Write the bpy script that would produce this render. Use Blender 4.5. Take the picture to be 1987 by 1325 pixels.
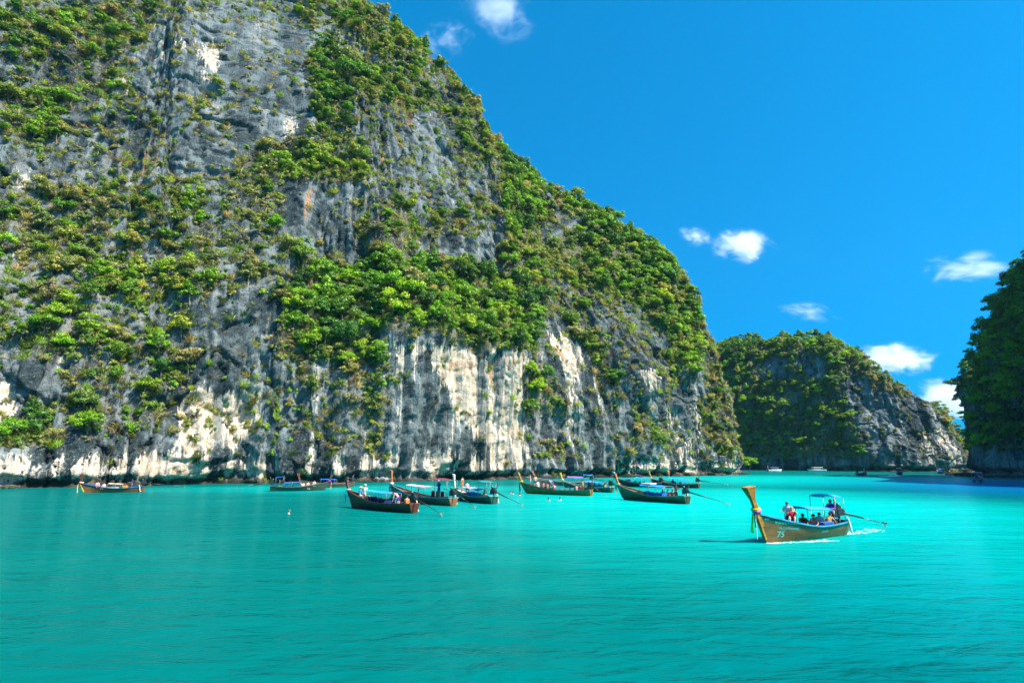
import bpy, bmesh, math, random
import numpy as np
from mathutils import Vector, Matrix, Euler

# ------------------------------------------------------------------ clear
for o in list(bpy.data.objects):
    bpy.data.objects.remove(o)
scene = bpy.context.scene
COL = scene.collection

# ------------------------------------------------------------------ camera
CAM_H = 4.5
F = 1104.0                       # focal length in pixels of a 1987 px wide picture
CX, CY = 993.5, 662.5
HORIZON = 895.0
TP = (HORIZON - CY) / F
PITCH = math.atan(TP)
cam_data = bpy.data.cameras.new('camera')
cam_data.sensor_width = 36.0
cam_data.lens = F / 1987.0 * 36.0
cam_data.clip_start = 0.1
cam_data.clip_end = 30000.0
cam = bpy.data.objects.new('camera', cam_data)
COL.objects.link(cam)
cam.location = (0, 0, CAM_H)
cam.rotation_euler = (math.pi / 2 + PITCH, 0, 0)
scene.camera = cam

# ------------------------------------------------------------------ sky and sun
SUN = Vector((0.55, -0.36, 0.755)).normalized()
world = bpy.data.worlds.new('World')
scene.world = world
world.use_nodes = True
wn, wl = world.node_tree.nodes, world.node_tree.links
wn.clear()
w_out = wn.new('ShaderNodeOutputWorld')
w_bg = wn.new('ShaderNodeBackground')
w_sky = wn.new('ShaderNodeTexSky')
w_sky.sky_type = 'NISHITA'
w_sky.sun_disc = False
w_sky.sun_elevation = math.asin(SUN.z)
w_sky.sun_rotation = math.atan2(SUN.x, SUN.y)
w_sky.altitude = 0
w_sky.air_density = 1.0
w_sky.dust_density = 0.8
w_sky.ozone_density = 4.0
w_hsv = wn.new('ShaderNodeHueSaturation')
w_hsv.inputs['Saturation'].default_value = 1.55
w_hsv.inputs['Hue'].default_value = 0.488
w_hsv.inputs['Value'].default_value = 0.83
# the lowest, whitest band of the model sky is left out: the air over this lagoon is clear down to the hills
w_tc = wn.new('ShaderNodeTexCoord')
w_map = wn.new('ShaderNodeMapping')
w_map.inputs['Scale'].default_value = (1, 1, 0.50)
w_map.inputs['Location'].default_value = (0, 0, 0.31)
wl.new(w_tc.outputs['Generated'], w_map.inputs['Vector'])
wl.new(w_map.outputs[0], w_sky.inputs['Vector'])
wl.new(w_sky.outputs[0], w_hsv.inputs['Color'])
wl.new(w_hsv.outputs[0], w_bg.inputs['Color'])
w_bg.inputs['Strength'].default_value = 0.13
wl.new(w_bg.outputs[0], w_out.inputs['Surface'])

sun_data = bpy.data.lights.new('sun', 'SUN')
sun_data.energy = 4.2
sun_data.angle = math.radians(0.53)
sun_data.color = (1.0, 0.94, 0.83)
sun = bpy.data.objects.new('sun', sun_data)
COL.objects.link(sun)
sun.rotation_euler = (-SUN).to_track_quat('-Z', 'Y').to_euler()
sun.location = (60, -40, 120)

scene.view_settings.view_transform = 'Standard'
scene.view_settings.look = 'None'
scene.view_settings.exposure = 1.3
scene.view_settings.gamma = 1.0
scene.view_settings.use_curve_mapping = False
scene.cycles.use_denoising = True
scene.cycles.max_bounces = 5
scene.cycles.diffuse_bounces = 4
scene.cycles.glossy_bounces = 2
scene.cycles.transmission_bounces = 3
scene.cycles.volume_bounces = 3
scene.cycles.transparent_max_bounces = 8
scene.cycles.caustics_reflective = False
scene.cycles.caustics_refractive = False
scene.cycles.sample_clamp_indirect = 6.0

# ------------------------------------------------------------------ picture <-> place
CP, SP = math.cos(PITCH), math.sin(PITCH)
def project(P):
    """world points (n,3) -> pixel x, y of the photograph and depth"""
    P = np.asarray(P, float)
    x, y, z = P[..., 0], P[..., 1], P[..., 2] - CAM_H
    zc = y * CP + z * SP
    yc = -y * SP + z * CP
    zc = np.where(zc < 1e-3, 1e-3, zc)
    return CX + F * x / zc, CY - F * yc / zc, zc
def ray(px, py):
    a, b = (px - CX) / F, -(py - CY) / F
    return np.array([a, CP - b * SP, SP + b * CP])
def on_water(px, py):
    d = ray(px, py)
    t = -CAM_H / d[2]
    return np.array([d[0] * t, d[1] * t])
def at_depth(px, py, Y):
    """point seen at a pixel, Y metres ahead of the camera"""
    d = ray(px, py)
    t = Y / d[1]
    return np.array([d[0] * t, Y, CAM_H + d[2] * t])

# ------------------------------------------------------------------ noise
def _hash(ix, iy, iz, seed):
    h = (ix.astype(np.uint32) * np.uint32(374761393) + iy.astype(np.uint32) * np.uint32(668265263)
         + iz.astype(np.uint32) * np.uint32(2147483647) + np.uint32((seed * 974711 + 12345) & 0xffffffff))
    h ^= h >> np.uint32(13)
    h *= np.uint32(1274126177)
    h ^= h >> np.uint32(16)
    h *= np.uint32(2246822519)
    h ^= h >> np.uint32(13)
    return h.astype(np.float32) * np.float32(1.0 / 4294967295.0)
def vnoise(x, y, z, seed=0):
    x, y, z = np.broadcast_arrays(np.asarray(x, np.float64), np.asarray(y, np.float64), np.asarray(z, np.float64))
    fx, fy, fz = np.floor(x), np.floor(y), np.floor(z)
    ix, iy, iz = fx.astype(np.int64), fy.astype(np.int64), fz.astype(np.int64)
    tx, ty, tz = (x - fx), (y - fy), (z - fz)
    tx, ty, tz = (t * t * t * (t * (t * 6 - 15) + 10) for t in (tx, ty, tz))
    r = 0
    for dz in (0, 1):
        wz = tz if dz else 1 - tz
        for dy in (0, 1):
            wy = ty if dy else 1 - ty
            a = _hash(ix, iy + dy, iz + dz, seed)
            b = _hash(ix + 1, iy + dy, iz + dz, seed)
            r = r + (a + (b - a) * tx) * wy * wz
    return r * 2 - 1
def fbm(x, y, z, seed=0, octaves=4, gain=0.5):
    r, a, s = 0, 1.0, 0.0
    for i in range(octaves):
        r = r + a * vnoise(x, y, z, seed + i * 17)
        s += a
        a *= gain
        x, y, z = x * 2.03 + 5.1, y * 2.03 + 1.7, z * 2.03 + 9.2
    return r / s
def ridged(x, y, z, seed=0, octaves=3):
    r, a, s = 0, 1.0, 0.0
    for i in range(octaves):
        r = r + a * (1 - np.abs(vnoise(x, y, z, seed + i * 31)) * 2)
        s += a
        a *= 0.5
        x, y, z = x * 2.1 + 3.3, y * 2.1 + 7.7, z * 2.1 + 1.1
    return r / s
def worley(x, y, seed=0):
    """cells in two dimensions: distance to the nearest and second nearest seed, offset from it, two random values"""
    ix, iy = np.floor(x).astype(np.int64), np.floor(y).astype(np.int64)
    d1 = np.full(x.shape, 9.0); d2 = np.full(x.shape, 9.0)
    ox = np.zeros(x.shape); oy = np.zeros(x.shape); r1 = np.zeros(x.shape); r2 = np.zeros(x.shape); r3 = np.zeros(x.shape)
    zero = np.zeros_like(ix)
    for j in (-1, 0, 1):
        for i in (-1, 0, 1):
            cx, cy = ix + i, iy + j
            fx = cx + _hash(cx, cy, zero, seed) - x
            fy = cy + _hash(cx, cy, zero + 1, seed) - y
            d = np.sqrt(fx * fx + fy * fy)
            k = d < d1
            d2 = np.where(k, d1, np.minimum(d2, d))
            d1 = np.where(k, d, d1)
            ox = np.where(k, fx, ox); oy = np.where(k, fy, oy)
            r1 = np.where(k, _hash(cx, cy, zero + 2, seed), r1)
            r2 = np.where(k, _hash(cx, cy, zero + 3, seed), r2)
            r3 = np.where(k, _hash(cx, cy, zero + 4, seed), r3)
    return d1, d2, ox, oy, r1, r2, r3
def blocks(x, y, seed, tilt=1.0):
    """faceted, cracked blocks, about -1..1"""
    d1, d2, ox, oy, r1, r2, r3 = worley(x, y, seed)
    crack = 1 - smooth(0.0, 0.10, d2 - d1)
    return (r1 - 0.5) * 1.2 + tilt * (ox * (r2 - 0.5) * 2 + oy * (r3 - 0.5) * 2) + 0.7 * crack
def smooth(a, b, x):
    t = np.clip((x - a) / (b - a), 0, 1)
    return t * t * (3 - 2 * t)
def inside(poly, px, py):
    c = np.zeros(px.shape, bool)
    n = len(poly)
    for i in range(n):
        x0, y0 = poly[i]
        x1, y1 = poly[(i + 1) % n]
        if y0 == y1:
            continue
        k = ((y0 > py) != (y1 > py)) & (px < (x1 - x0) * (py - y0) / (y1 - y0) + x0)
        c ^= k
    return c

# ------------------------------------------------------------------ object helpers
def new_mesh(name, verts, faces, mats=(), smooth_shade=False):
    me = bpy.data.meshes.new(name)
    verts = np.asarray(verts, np.float32)
    if isinstance(faces, np.ndarray):
        n, k = faces.shape
        me.vertices.add(len(verts))
        me.vertices.foreach_set('co', verts.ravel())
        me.loops.add(n * k)
        me.loops.foreach_set('vertex_index', faces.astype(np.int32).ravel())
        me.polygons.add(n)
        me.polygons.foreach_set('loop_start', np.arange(0, n * k, k, dtype=np.int32))
        me.polygons.foreach_set('loop_total', np.full(n, k, np.int32))
        me.update(calc_edges=True)
    else:
        me.from_pydata([tuple(map(float, v)) for v in verts], [], [tuple(f) for f in faces])
        me.update()
    for m in mats:
        me.materials.append(m)
    if smooth_shade:
        me.polygons.foreach_set('use_smooth', np.ones(len(me.polygons), bool))
    return me
def link(name, me, parent=None, loc=None, rot=None, scale=None):
    o = bpy.data.objects.new(name, me)
    COL.objects.link(o)
    if parent is not None:
        o.parent = parent
    if loc is not None:
        o.location = loc
    if rot is not None:
        o.rotation_euler = rot
    if scale is not None:
        o.scale = scale
    return o
def tag(o, label=None, cat=None, group=None, kind=None):
    if label: o['label'] = label
    if cat: o['category'] = cat
    if group: o['group'] = group
    if kind: o['kind'] = kind
    return o
def float_attr(me, name, values):
    a = me.attributes.new(name, 'FLOAT', 'POINT')
    a.data.foreach_set('value', np.asarray(values, np.float32).ravel())
class NT:
    """small node-graph writer"""
    def __init__(self, name):
        self.m = bpy.data.materials.new(name)
        self.m.use_nodes = True
        self.t = self.m.node_tree
        self.t.nodes.clear()
        self.out = self.t.nodes.new('ShaderNodeOutputMaterial')
    def n(self, typ, **kw):
        nd = self.t.nodes.new('ShaderNode' + typ)
        for k, v in kw.items():
            if k.startswith('_'):
                key = k[1:]
                key = int(key) if key.isdigit() else key.replace('__', ' ')
                s = nd.inputs[key]
                if hasattr(v, 'is_output'):
                    self.t.links.new(v, s)
                else:
                    s.default_value = v
            else:
                setattr(nd, k, v)
        return nd
    def mix(self, fac, a, b, blend='MIX'):
        nd = self.t.nodes.new('ShaderNodeMix')
        nd.data_type = 'RGBA'
        nd.blend_type = blend
        for s, v in ((nd.inputs[0], fac), (nd.inputs[6], a), (nd.inputs[7], b)):
            if hasattr(v, 'is_output'):
                self.t.links.new(v, s)
            else:
                s.default_value = v if not isinstance(v, tuple) else (*v, 1)[:4]
        return nd.outputs[2]
    def math(self, op, a, b=0.0, clamp=False):
        nd = self.t.nodes.new('ShaderNodeMath')
        nd.operation = op
        nd.use_clamp = clamp
        for s, v in zip(nd.inputs, (a, b)):
            if hasattr(v, 'is_output'):
                self.t.links.new(v, s)
            else:
                s.default_value = v
        return nd.outputs[0]
    def ramp(self, fac, lo, hi, a=0.0, b=1.0):
        nd = self.t.nodes.new('ShaderNodeMapRange')
        nd.interpolation_type = 'SMOOTHSTEP'
        self.t.links.new(fac, nd.inputs[0])
        for i, v in zip((1, 2, 3, 4), (lo, hi, a, b)):
            nd.inputs[i].default_value = v
        return nd.outputs[0]
    def noise(self, vec, scale, detail=3, rough=0.55, dist=0.0):
        nd = self.n('TexNoise', _Scale=scale, _Detail=detail, _Roughness=rough, _Distortion=dist)
        self.t.links.new(vec, nd.inputs['Vector'])
        return nd.outputs[0]
    def mapping(self, vec, scale=(1, 1, 1), loc=(0, 0, 0)):
        nd = self.n('Mapping')
        nd.inputs['Scale'].default_value = scale
        nd.inputs['Location'].default_value = loc
        self.t.links.new(vec, nd.inputs['Vector'])
        return nd.outputs[0]
    def attr(self, name, typ='GEOMETRY'):
        return self.n('Attribute', attribute_name=name, attribute_type=typ)
    def done(self, surf=None, vol=None):
        if surf is not None:
            self.t.links.new(surf, self.out.inputs['Surface'])
        if vol is not None:
            self.t.links.new(vol, self.out.inputs['Volume'])
        return self.m
# ================================================================== MATERIALS OF THE SETTING
def rock_material(name, tint=(1, 1, 1)):
    g = NT(name)
    pos = g.n('NewGeometry').outputs['Position']
    pale, ochre, soil, st1, mid = (g.attr(a).outputs['Fac'] for a in ('pale', 'ochre', 'soil', 'run', 'tone'))
    st2 = g.noise(g.mapping(pos, (1.9, 1.9, 0.10), (13, 5, 2)), 1.0, 2, 0.55)
    fine = g.noise(pos, 1.9, 4, 0.72)
    c = g.mix(g.ramp(mid, 0.36, 0.64), (0.050, 0.076, 0.088), (0.22, 0.275, 0.295))
    c = g.mix(g.ramp(st1, 0.54, 0.68, 0.0, 0.5), c, (0.38, 0.42, 0.43))           # weathered light runs
    c = g.mix(g.ramp(st1, 0.44, 0.34, 0.0, 0.5), c, (0.035, 0.052, 0.060))
    c = g.mix(g.ramp(st2, 0.42, 0.30, 0.0, 0.8), c, (0.028, 0.040, 0.046))        # black algae runs
    c = g.mix(g.ramp(fine, 0.54, 0.66, 0.0, 0.35), c, (0.40, 0.42, 0.41))
    c = g.mix(g.ramp(fine, 0.45, 0.36, 0.0, 0.45), c, (0.03, 0.04, 0.045))
    # pale, freshly broken limestone, with grey runs over it
    cream = g.mix(g.ramp(st2, 0.35, 0.65), (0.62, 0.49, 0.36), (0.84, 0.77, 0.67))
    cream = g.mix(g.ramp(mid, 0.55, 0.8, 0, 0.5), cream, (0.55, 0.52, 0.48))
    cream = g.mix(g.ramp(st1, 0.44, 0.33, 0.0, 0.8), cream, (0.20, 0.24, 0.25))
    pm = g.math('ADD', pale, g.math('MULTIPLY', g.math('SUBTRACT', st2, 0.5), 0.9))
    pm = g.math('ADD', pm, g.math('MULTIPLY', g.math('SUBTRACT', st1, 0.5), 0.8))
    c = g.mix(g.ramp(pm, 0.42, 0.60), c, cream)
    # iron stains
    om = g.math('ADD', ochre, g.math('MULTIPLY', g.math('SUBTRACT', st1, 0.5), 1.2))
    rust = g.mix(g.ramp(fine, 0.35, 0.65), (0.42, 0.20, 0.10), (0.58, 0.36, 0.21))
    c = g.mix(g.ramp(om, 0.5, 0.72, 0, 0.85), c, rust)
    # litter, soil and dead twigs on the planted ledges
    sm = g.math('ADD', soil, g.math('MULTIPLY', g.math('SUBTRACT', fine, 0.5), 1.6))
    earth = g.mix(g.ramp(fine, 0.35, 0.65), (0.12, 0.11, 0.05), (0.32, 0.28, 0.17))
    c = g.mix(g.ramp(sm, 0.40, 0.66, 0, 0.75), c, earth)
    # wet, barnacled tide line
    z = g.n('SeparateXYZ', _0=pos).outputs[2]
    tide = g.math('ADD', z, g.math('MULTIPLY', g.math('SUBTRACT', mid, 0.5), 2.0))
    c = g.mix(g.ramp(tide, 1.5, 0.7, 0, 0.85), c, (0.045, 0.042, 0.030))
    c = g.mix(1.0, c, (0.84, 0.81, 0.755), 'MULTIPLY')
    hgt = g.math('ADD', fine, g.math('MULTIPLY', st2, 0.6))
    bump = g.n('Bump', _Strength=0.9, _Distance=0.6, _Height=hgt)
    b = g.n('BsdfDiffuse', _Roughness=0.5, _Normal=bump.outputs[0], _Color=c)
    return g.done(b.outputs[0])
M_ROCK = rock_material('limestone')

def leaf_material(name, source):
    g = NT(name)
    if source == 'object':
        col = g.n('ObjectInfo').outputs['Color']
    else:
        col = g.attr('tint', 'INSTANCER').outputs['Color']
    sh = g.attr('shade').outputs['Fac']
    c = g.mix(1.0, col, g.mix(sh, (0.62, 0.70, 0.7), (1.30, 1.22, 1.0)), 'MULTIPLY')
    d = g.n('BsdfDiffuse', _Color=c)
    tr = g.n('BsdfTranslucent', _Color=g.mix(1.0, c, (1.25, 1.25, 0.4), 'MULTIPLY'))
    gl = g.n('BsdfGlossy', _Roughness=0.45)
    gl.inputs['Color'].default_value = (0.8, 0.8, 0.8, 1)
    m1 = g.n('MixShader', _0=0.30, _1=d.outputs[0], _2=tr.outputs[0])
    m2 = g.n('MixShader', _0=0.035, _1=m1.outputs[0], _2=gl.outputs[0])
    return g.done(m2.outputs[0])
M_LEAF_OBJ = leaf_material('foliage', 'object')
M_LEAF_INS = leaf_material('foliage_cover', 'instance')
def bark_material():
    g = NT('bark')
    pos = g.n('TexCoord').outputs['Object']
    n = g.noise(g.mapping(pos, (6, 6, 1.2)), 1.0, 4)
    c = g.mix(g.ramp(n, 0.35, 0.65), (0.10, 0.075, 0.05), (0.30, 0.26, 0.21))
    b = g.n('BsdfPrincipled', _Roughness=0.9)
    g.t.links.new(c, b.inputs['Base Color'])
    return g.done(b.outputs[0])
M_BARK = bark_material()

def water_material():
    g = NT('lagoon_water')
    pos = g.n('NewGeometry').outputs['Position']
    sx = g.n('SeparateXYZ', _0=pos)
    X, Y = sx.outputs[0], sx.outputs[1]
    # how shallow the sand lies, as patches on the lagoon floor, then tints over that
    def blob(cx, cy, rx, ry):
        dx = g.math('MULTIPLY', g.math('SUBTRACT', X, cx), 1.0 / rx)
        dy = g.math('MULTIPLY', g.math('SUBTRACT', Y, cy), 1.0 / ry)
        r = g.math('SQRT', g.math('ADD', g.math('MULTIPLY', dx, dx), g.math('MULTIPLY', dy, dy)))
        return g.ramp(r, 1.0, 0.15)
    warp = g.noise(pos, 0.035, 3, 0.5)
    warp2 = g.noise(g.mapping(pos, (0.10, 0.22, 1)), 1.0, 4, 0.6)
    s = g.math('MAXIMUM', blob(24, 66, 46, 60), g.math('MULTIPLY', blob(70, 150, 80, 70), 0.8))
    s = g.math('MAXIMUM', s, g.math('MULTIPLY', blob(34, 22, 32, 26), 0.62))
    s = g.math('MAXIMUM', s, g.math('MULTIPLY', blob(-20, 98, 60, 22), 0.5))
    s = g.math('ADD', s, g.math('MULTIPLY', g.math('SUBTRACT', warp, 0.5), 0.45))
    s = g.math('ADD', s, g.math('MULTIPLY', g.math('SUBTRACT', warp2, 0.5), 0.34), True)
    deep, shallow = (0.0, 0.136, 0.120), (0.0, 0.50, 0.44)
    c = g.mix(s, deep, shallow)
    c = g.mix(g.math('MULTIPLY', blob(105, 95, 62, 85), 0.9), c, (0.0, 0.10, 0.33))  # bluer right-hand water: the look of the cliff's shadow painted into the colour
    c = g.mix(g.math('MULTIPLY', blob(40, 8, 45, 30), 0.55), c, (0.0, 0.145, 0.20))  # bluer tint over the near right
    c = g.mix(g.math('MULTIPLY', blob(-4, 6, 60, 22), 0.5), c, (0.0, 0.10, 0.10))  # darker tint over the nearest water
    # ripples
    w1 = g.noise(g.mapping(pos, (0.55, 1.25, 1)), 1.0, 3, 0.6, 0.4)
    w2 = g.noise(g.mapping(pos, (1.9, 3.6, 1), (7, 3, 0)), 1.0, 3, 0.6, 0.3)
    w0 = g.noise(g.mapping(pos, (0.12, 0.3, 1), (2, 9, 0)), 1.0, 2, 0.5)
    h = g.math('ADD', g.math('MULTIPLY', w1, 0.6), g.math('MULTIPLY', w2, 0.10))
    h = g.math('ADD', h, g.math('MULTIPLY', w0, 1.3))
    calm = g.noise(g.mapping(pos, (0.018, 0.05, 1), (4, 1, 0)), 1.0, 3, 0.55)
    bump = g.n('Bump', _Distance=0.34, _Height=h)
    g.t.links.new(g.ramp(calm, 0.35, 0.65, 0.5, 1.2), bump.inputs['Strength'])
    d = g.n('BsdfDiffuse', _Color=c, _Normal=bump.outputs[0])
    gl = g.n('BsdfGlossy', _Roughness=0.14, _Normal=bump.outputs[0])
    gl.inputs['Color'].default_value = (0.22, 0.80, 1.0, 1)
    fr = g.n('Fresnel', _IOR=1.33, _Normal=bump.outputs[0])
    m = g.n('MixShader', _1=d.outputs[0], _2=gl.outputs[0])
    g.t.links.new(g.math('MULTIPLY', fr.outputs[0], 0.5), m.inputs[0])
    return g.done(m.outputs[0])
M_WATER = water_material()

# ================================================================== WATER
def build_water():
    R = 640.0
    xs = [-R, -400, -200, -60, 0, 60, 200, 400, R]
    V = [(x, y, 0) for y in xs for x in xs]
    n = len(xs)
    Fc = [(j * n + i, j * n + i + 1, (j + 1) * n + i + 1, (j + 1) * n + i) for j in range(n - 1) for i in range(n - 1)]
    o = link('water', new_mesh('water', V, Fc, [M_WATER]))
    tag(o, 'turquoise lagoon water with small ripples', 'water', kind='structure')
build_water()

# ================================================================== CLIFFS
ZROW = np.array([-6, 0, 10, 36, 52, 75, 100, 130, 165, 230], float)
def resample(ctrl, n):
    """ctrl: rows (x, y, values...); returns n rows evenly along the curve, corners rounded"""
    C = np.asarray(ctrl, float)
    d = np.r_[0, np.cumsum(np.hypot(np.diff(C[:, 0]), np.diff(C[:, 1])))]
    s = np.linspace(0, d[-1], n)
    R = np.stack([np.interp(s, d, C[:, k]) for k in range(C.shape[1])], 1)
    return s, R
def gsmooth(A, sig):
    k = int(sig * 3) + 1
    w = np.exp(-0.5 * (np.arange(-k, k + 1) / sig) ** 2)
    w /= w.sum()
    P = np.pad(A, [(k, k)] + [(0, 0)] * (A.ndim - 1), mode='edge')
    return sum(w[i] * P[i:i + len(A)] for i in range(2 * k + 1))
class Cliff:
    pass
def build_cliff(name, label, ctrl, nu, nv, sil=None, Hcap=None, seed=1, round_m=6.0, amp=1.0, sbscale=1.0,
                pale_fn=None, veg_fn=None, flute_fn=None, notch=2.2, crest_drop=8.0, back=60):
    s, R = resample(ctrl, nu)
    ds = s[1] - s[0]
    B = gsmooth(R[:, :2], max(round_m / ds, 1))
    SB = gsmooth(R[:, 2:12], max(3.0 / ds, 1)) * sbscale
    T = np.gradient(B, axis=0)
    T /= np.linalg.norm(T, axis=1)[:, None] + 1e-9
    T = gsmooth(T, max(round_m / ds, 1))
    T /= np.linalg.norm(T, axis=1)[:, None] + 1e-9
    D = np.stack([-T[:, 1], T[:, 0]], 1)                 # inward when the curve runs left to right
    def setback(iu, z):
        """setback of column iu at heights z (both arrays, broadcast)"""
        k = np.clip(np.searchsorted(ZROW, z) - 1, 0, len(ZROW) - 2)
        t = (z - ZROW[k]) / (ZROW[k + 1] - ZROW[k])
        t = np.clip(t, 0, 1)
        return SB[iu, k] * (1 - t) + SB[iu, k + 1] * t
    # height of the crest of each column
    H = np.full(nu, 60.0)
    zz = np.arange(1, 231, 0.5)
    for i in range(nu):
        if sil is not None:
            sb = setback(np.full(zz.shape, i), zz)
            P = np.stack([B[i, 0] + D[i, 0] * sb, B[i, 1] + D[i, 1] * sb, zz], 1)
            px, py, _ = project(P)
            ys = np.interp(px, sil[:, 0], sil[:, 1])
            k = np.nonzero(py < ys)[0]
            H[i] = zz[k[0]] if len(k) else 230.0
    if Hcap is not None:
        H = np.minimum(H, np.interp(s, Hcap[0], Hcap[1])) if sil is not None else np.interp(s, Hcap[0], Hcap[1])
    H = gsmooth(H, max(1.2 / ds, 0.6))
    H = H - crest_drop * 0.0
    nb = 10
    v = np.linspace(0, 1, nv)
    Z = -2.5 + v[:, None] * (H[None, :] + 2.5)
    IU = np.broadcast_to(np.arange(nu)[None, :], Z.shape)
    S = np.broadcast_to(s[None, :], Z.shape)
    wz = Z + 5.0 * fbm(S / 34, Z / 60, 0 * S, seed + 3, 3) * smooth(3, 25, Z)
    sb = setback(IU, wz)
    vv = np.broadcast_to(v[:, None], Z.shape)
    sb = sb + 9.0 * smooth(0.90, 1.0, vv) ** 2                     # rounded crest
    bx, by = B[None, :, 0] + D[None, :, 0] * sb, B[None, :, 1] + D[None, :, 1] * sb
    px, py, _ = project(np.stack([bx, by, Z], 2))
    wn1 = fbm(S / 9, Z / 9, 0 * S, seed + 41, 3)
    wn2 = fbm(S / 9, Z / 9, 0 * S + 7, seed + 43, 3)
    pw, qw = px + 26 * wn1, py + 26 * wn2
    veg = veg_fn(pw, qw, Z, S) if veg_fn else np.full(Z.shape, 0.5)
    pale, ochre = pale_fn(pw, qw, Z, S, px, py) if pale_fn else (np.zeros(Z.shape), np.zeros(Z.shape))
    bare = 1 - np.clip(veg * 1.3, 0, 1)
    fl = flute_fn(px, py, Z) if flute_fn else 0.4
    # relief
    wall = 1 - 0.72 * smooth(0.75, 0.98, fl + 0 * Z)
    up = smooth(0.5, 6, Z)
    dsp = 4.5 * fbm(S / 30, Z / 45, 0 * S, seed, 4) * smooth(2, 18, Z)
    dsp += 2.6 * (ridged((S + 5.0 * fbm(S / 40, Z / 22, S * 0, seed + 6, 3) + 1.5 * wn1) / 14, Z / 38, 0 * S + 3, seed + 5, 3) - 0.25) * (0.35 + 0.65 * up)
    wx, wy = S + 1.6 * wn1, Z + 2.2 * wn2
    dsp += 1.25 * blocks(wx / 8.5, wy / 15, seed + 9, 0.9) * wall * (0.35 + 0.65 * up)
    dsp += 0.75 * blocks(wx / 2.6, wy / 8.0, seed + 11, 1.3) * wall * (0.5 + 0.5 * bare)
    dsp += 0.24 * blocks(S / 1.05 + 0.2 * wn1, Z / 2.3, seed + 12, 1.4) + 0.32 * ridged(S / 0.9, Z / 9, S * 0 + 6, seed + 14, 2) * bare
    dsp += 1.0 * fl * ridged(S / 2.3, Z / 30, S * 0, seed + 13, 2)
    dsp += 0.55 * fbm(S / 1.6, Z / 2.0, S * 0, seed + 19, 3, 0.6)
    led = vnoise(S / 26, Z / 7.5 + 0.6 * fbm(S / 15, Z / 30, S * 0, seed + 21, 2), S * 0, seed + 23)
    dsp += 0.7 * smooth(-0.15, 0.25, led) * wall
    ck = fbm((S + 2.5 * wn1) / 8.5, Z / 55, S * 0 + 2, seed + 81, 2)
    dsp += 1.8 * smooth(0.055, 0.0, np.abs(ck)) * bare * smooth(-0.3, 0.2, vnoise(S / 20, Z / 16, S * 0, seed + 83))
    # overhanging slabs that throw hard shadows
    sl = fbm(S / 6 + 0.05 * Z, Z / 9, S * 0 + 4, seed + 29, 3)
    dsp -= 0.8 * smooth(0.12, 0.16, sl) * bare * wall
    dsp *= amp
    # sea notch
    nz = Z + 0.7 * vnoise(S / 6, S * 0, S * 0, seed + 31)
    nt = smooth(0.15, 0.8, nz) * (1 - smooth(1.1, 2.6, nz))
    dsp += notch * nt * (0.55 + 0.75 * np.clip(vnoise(S / 11, S * 0, S * 0 + 2, seed + 33) + 0.3, 0, 1))
    cave = smooth(0.22, 0.55, vnoise(S / 8.5, S * 0, S * 0 + 5, seed + 35)) * (1 - smooth(2.0, 4.5, nz + 3 * wn1))
    dsp += 1.5 * cave * (notch / 2.2)
    tot = sb + dsp
    Xw = B[None, :, 0] + D[None, :, 0] * tot
    Yw = B[None, :, 1] + D[None, :, 1] * tot
    Zw = Z + 0.9 * amp * fbm(S / 6, Z / 6, S * 0 + 2, seed + 51, 3) * smooth(6, 20, Z)
    # back slope behind the crest
    extra = np.array([1, 3, 6, 10, 16, 24, 34, 46, 60, 80])[:nb] * back / 60
    drop = np.array([-0.5, -.2, .5, 1.5, 4, 9, 17, 28, 45, 75])[:nb]
    for e, dr in zip(extra, drop):
        t2 = tot[-1] + e
        Xw = np.vstack([Xw, (B[:, 0] + D[:, 0] * t2)[None]])
        Yw = np.vstack([Yw, (B[:, 1] + D[:, 1] * t2)[None]])
        Zw = np.vstack([Zw, np.maximum(Zw[nv - 1] - dr + 0.8 * vnoise(s / 7, s * 0 + e, s * 0, seed + 61), -2)[None]])
    pad = lambda A: np.vstack([A] + [A[-1:]] * nb)
    P = np.stack([Xw, Yw, Zw], 2)
    n2 = nv + nb
    idx = np.arange(n2 * nu).reshape(n2, nu)
    quads = np.stack([idx[:-1, :-1], idx[:-1, 1:], idx[1:, 1:], idx[1:, :-1]], -1).reshape(-1, 4)
    me = new_mesh(name, P.reshape(-1, 3), quads, [M_ROCK], True)
    run = 0.5 + 0.62 * fbm(S / 1.7 + 0.25 * wn1, Z / 24, S * 0 + 8, seed + 71, 4, 0.6)
    tone = 0.5 + 0.55 * (0.5 * fbm(S / 16, Z / 18, S * 0, seed + 73, 3) + 0.8 * fbm(S / 2.2, Z / 3.0, S * 0, seed + 75, 4, 0.65))
    float_attr(me, 'run', pad(run))
    float_attr(me, 'tone', pad(tone))
    float_attr(me, 'pale', pad(pale))
    float_attr(me, 'ochre', pad(ochre))
    float_attr(me, 'soil', pad(np.clip(veg, 0, 1) * 0.75))
    o = link(name, me)
    tag(o, label, 'cliff', kind='structure')
    c = Cliff()
    c.P, c.veg, c.s, c.nv, c.nu, c.D, c.obj, c.nb = P, pad(veg), s, nv, nu, D, o, nb
    c.nrm = np.cross(np.gradient(P, axis=1), np.gradient(P, axis=0))
    c.nrm /= np.linalg.norm(c.nrm, axis=2)[..., None] + 1e-9
    return c

def W(px, py):
    return tuple(on_water(px, py))
def row(xy, *sb):
    return (*xy, 0, *sb)

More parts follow.
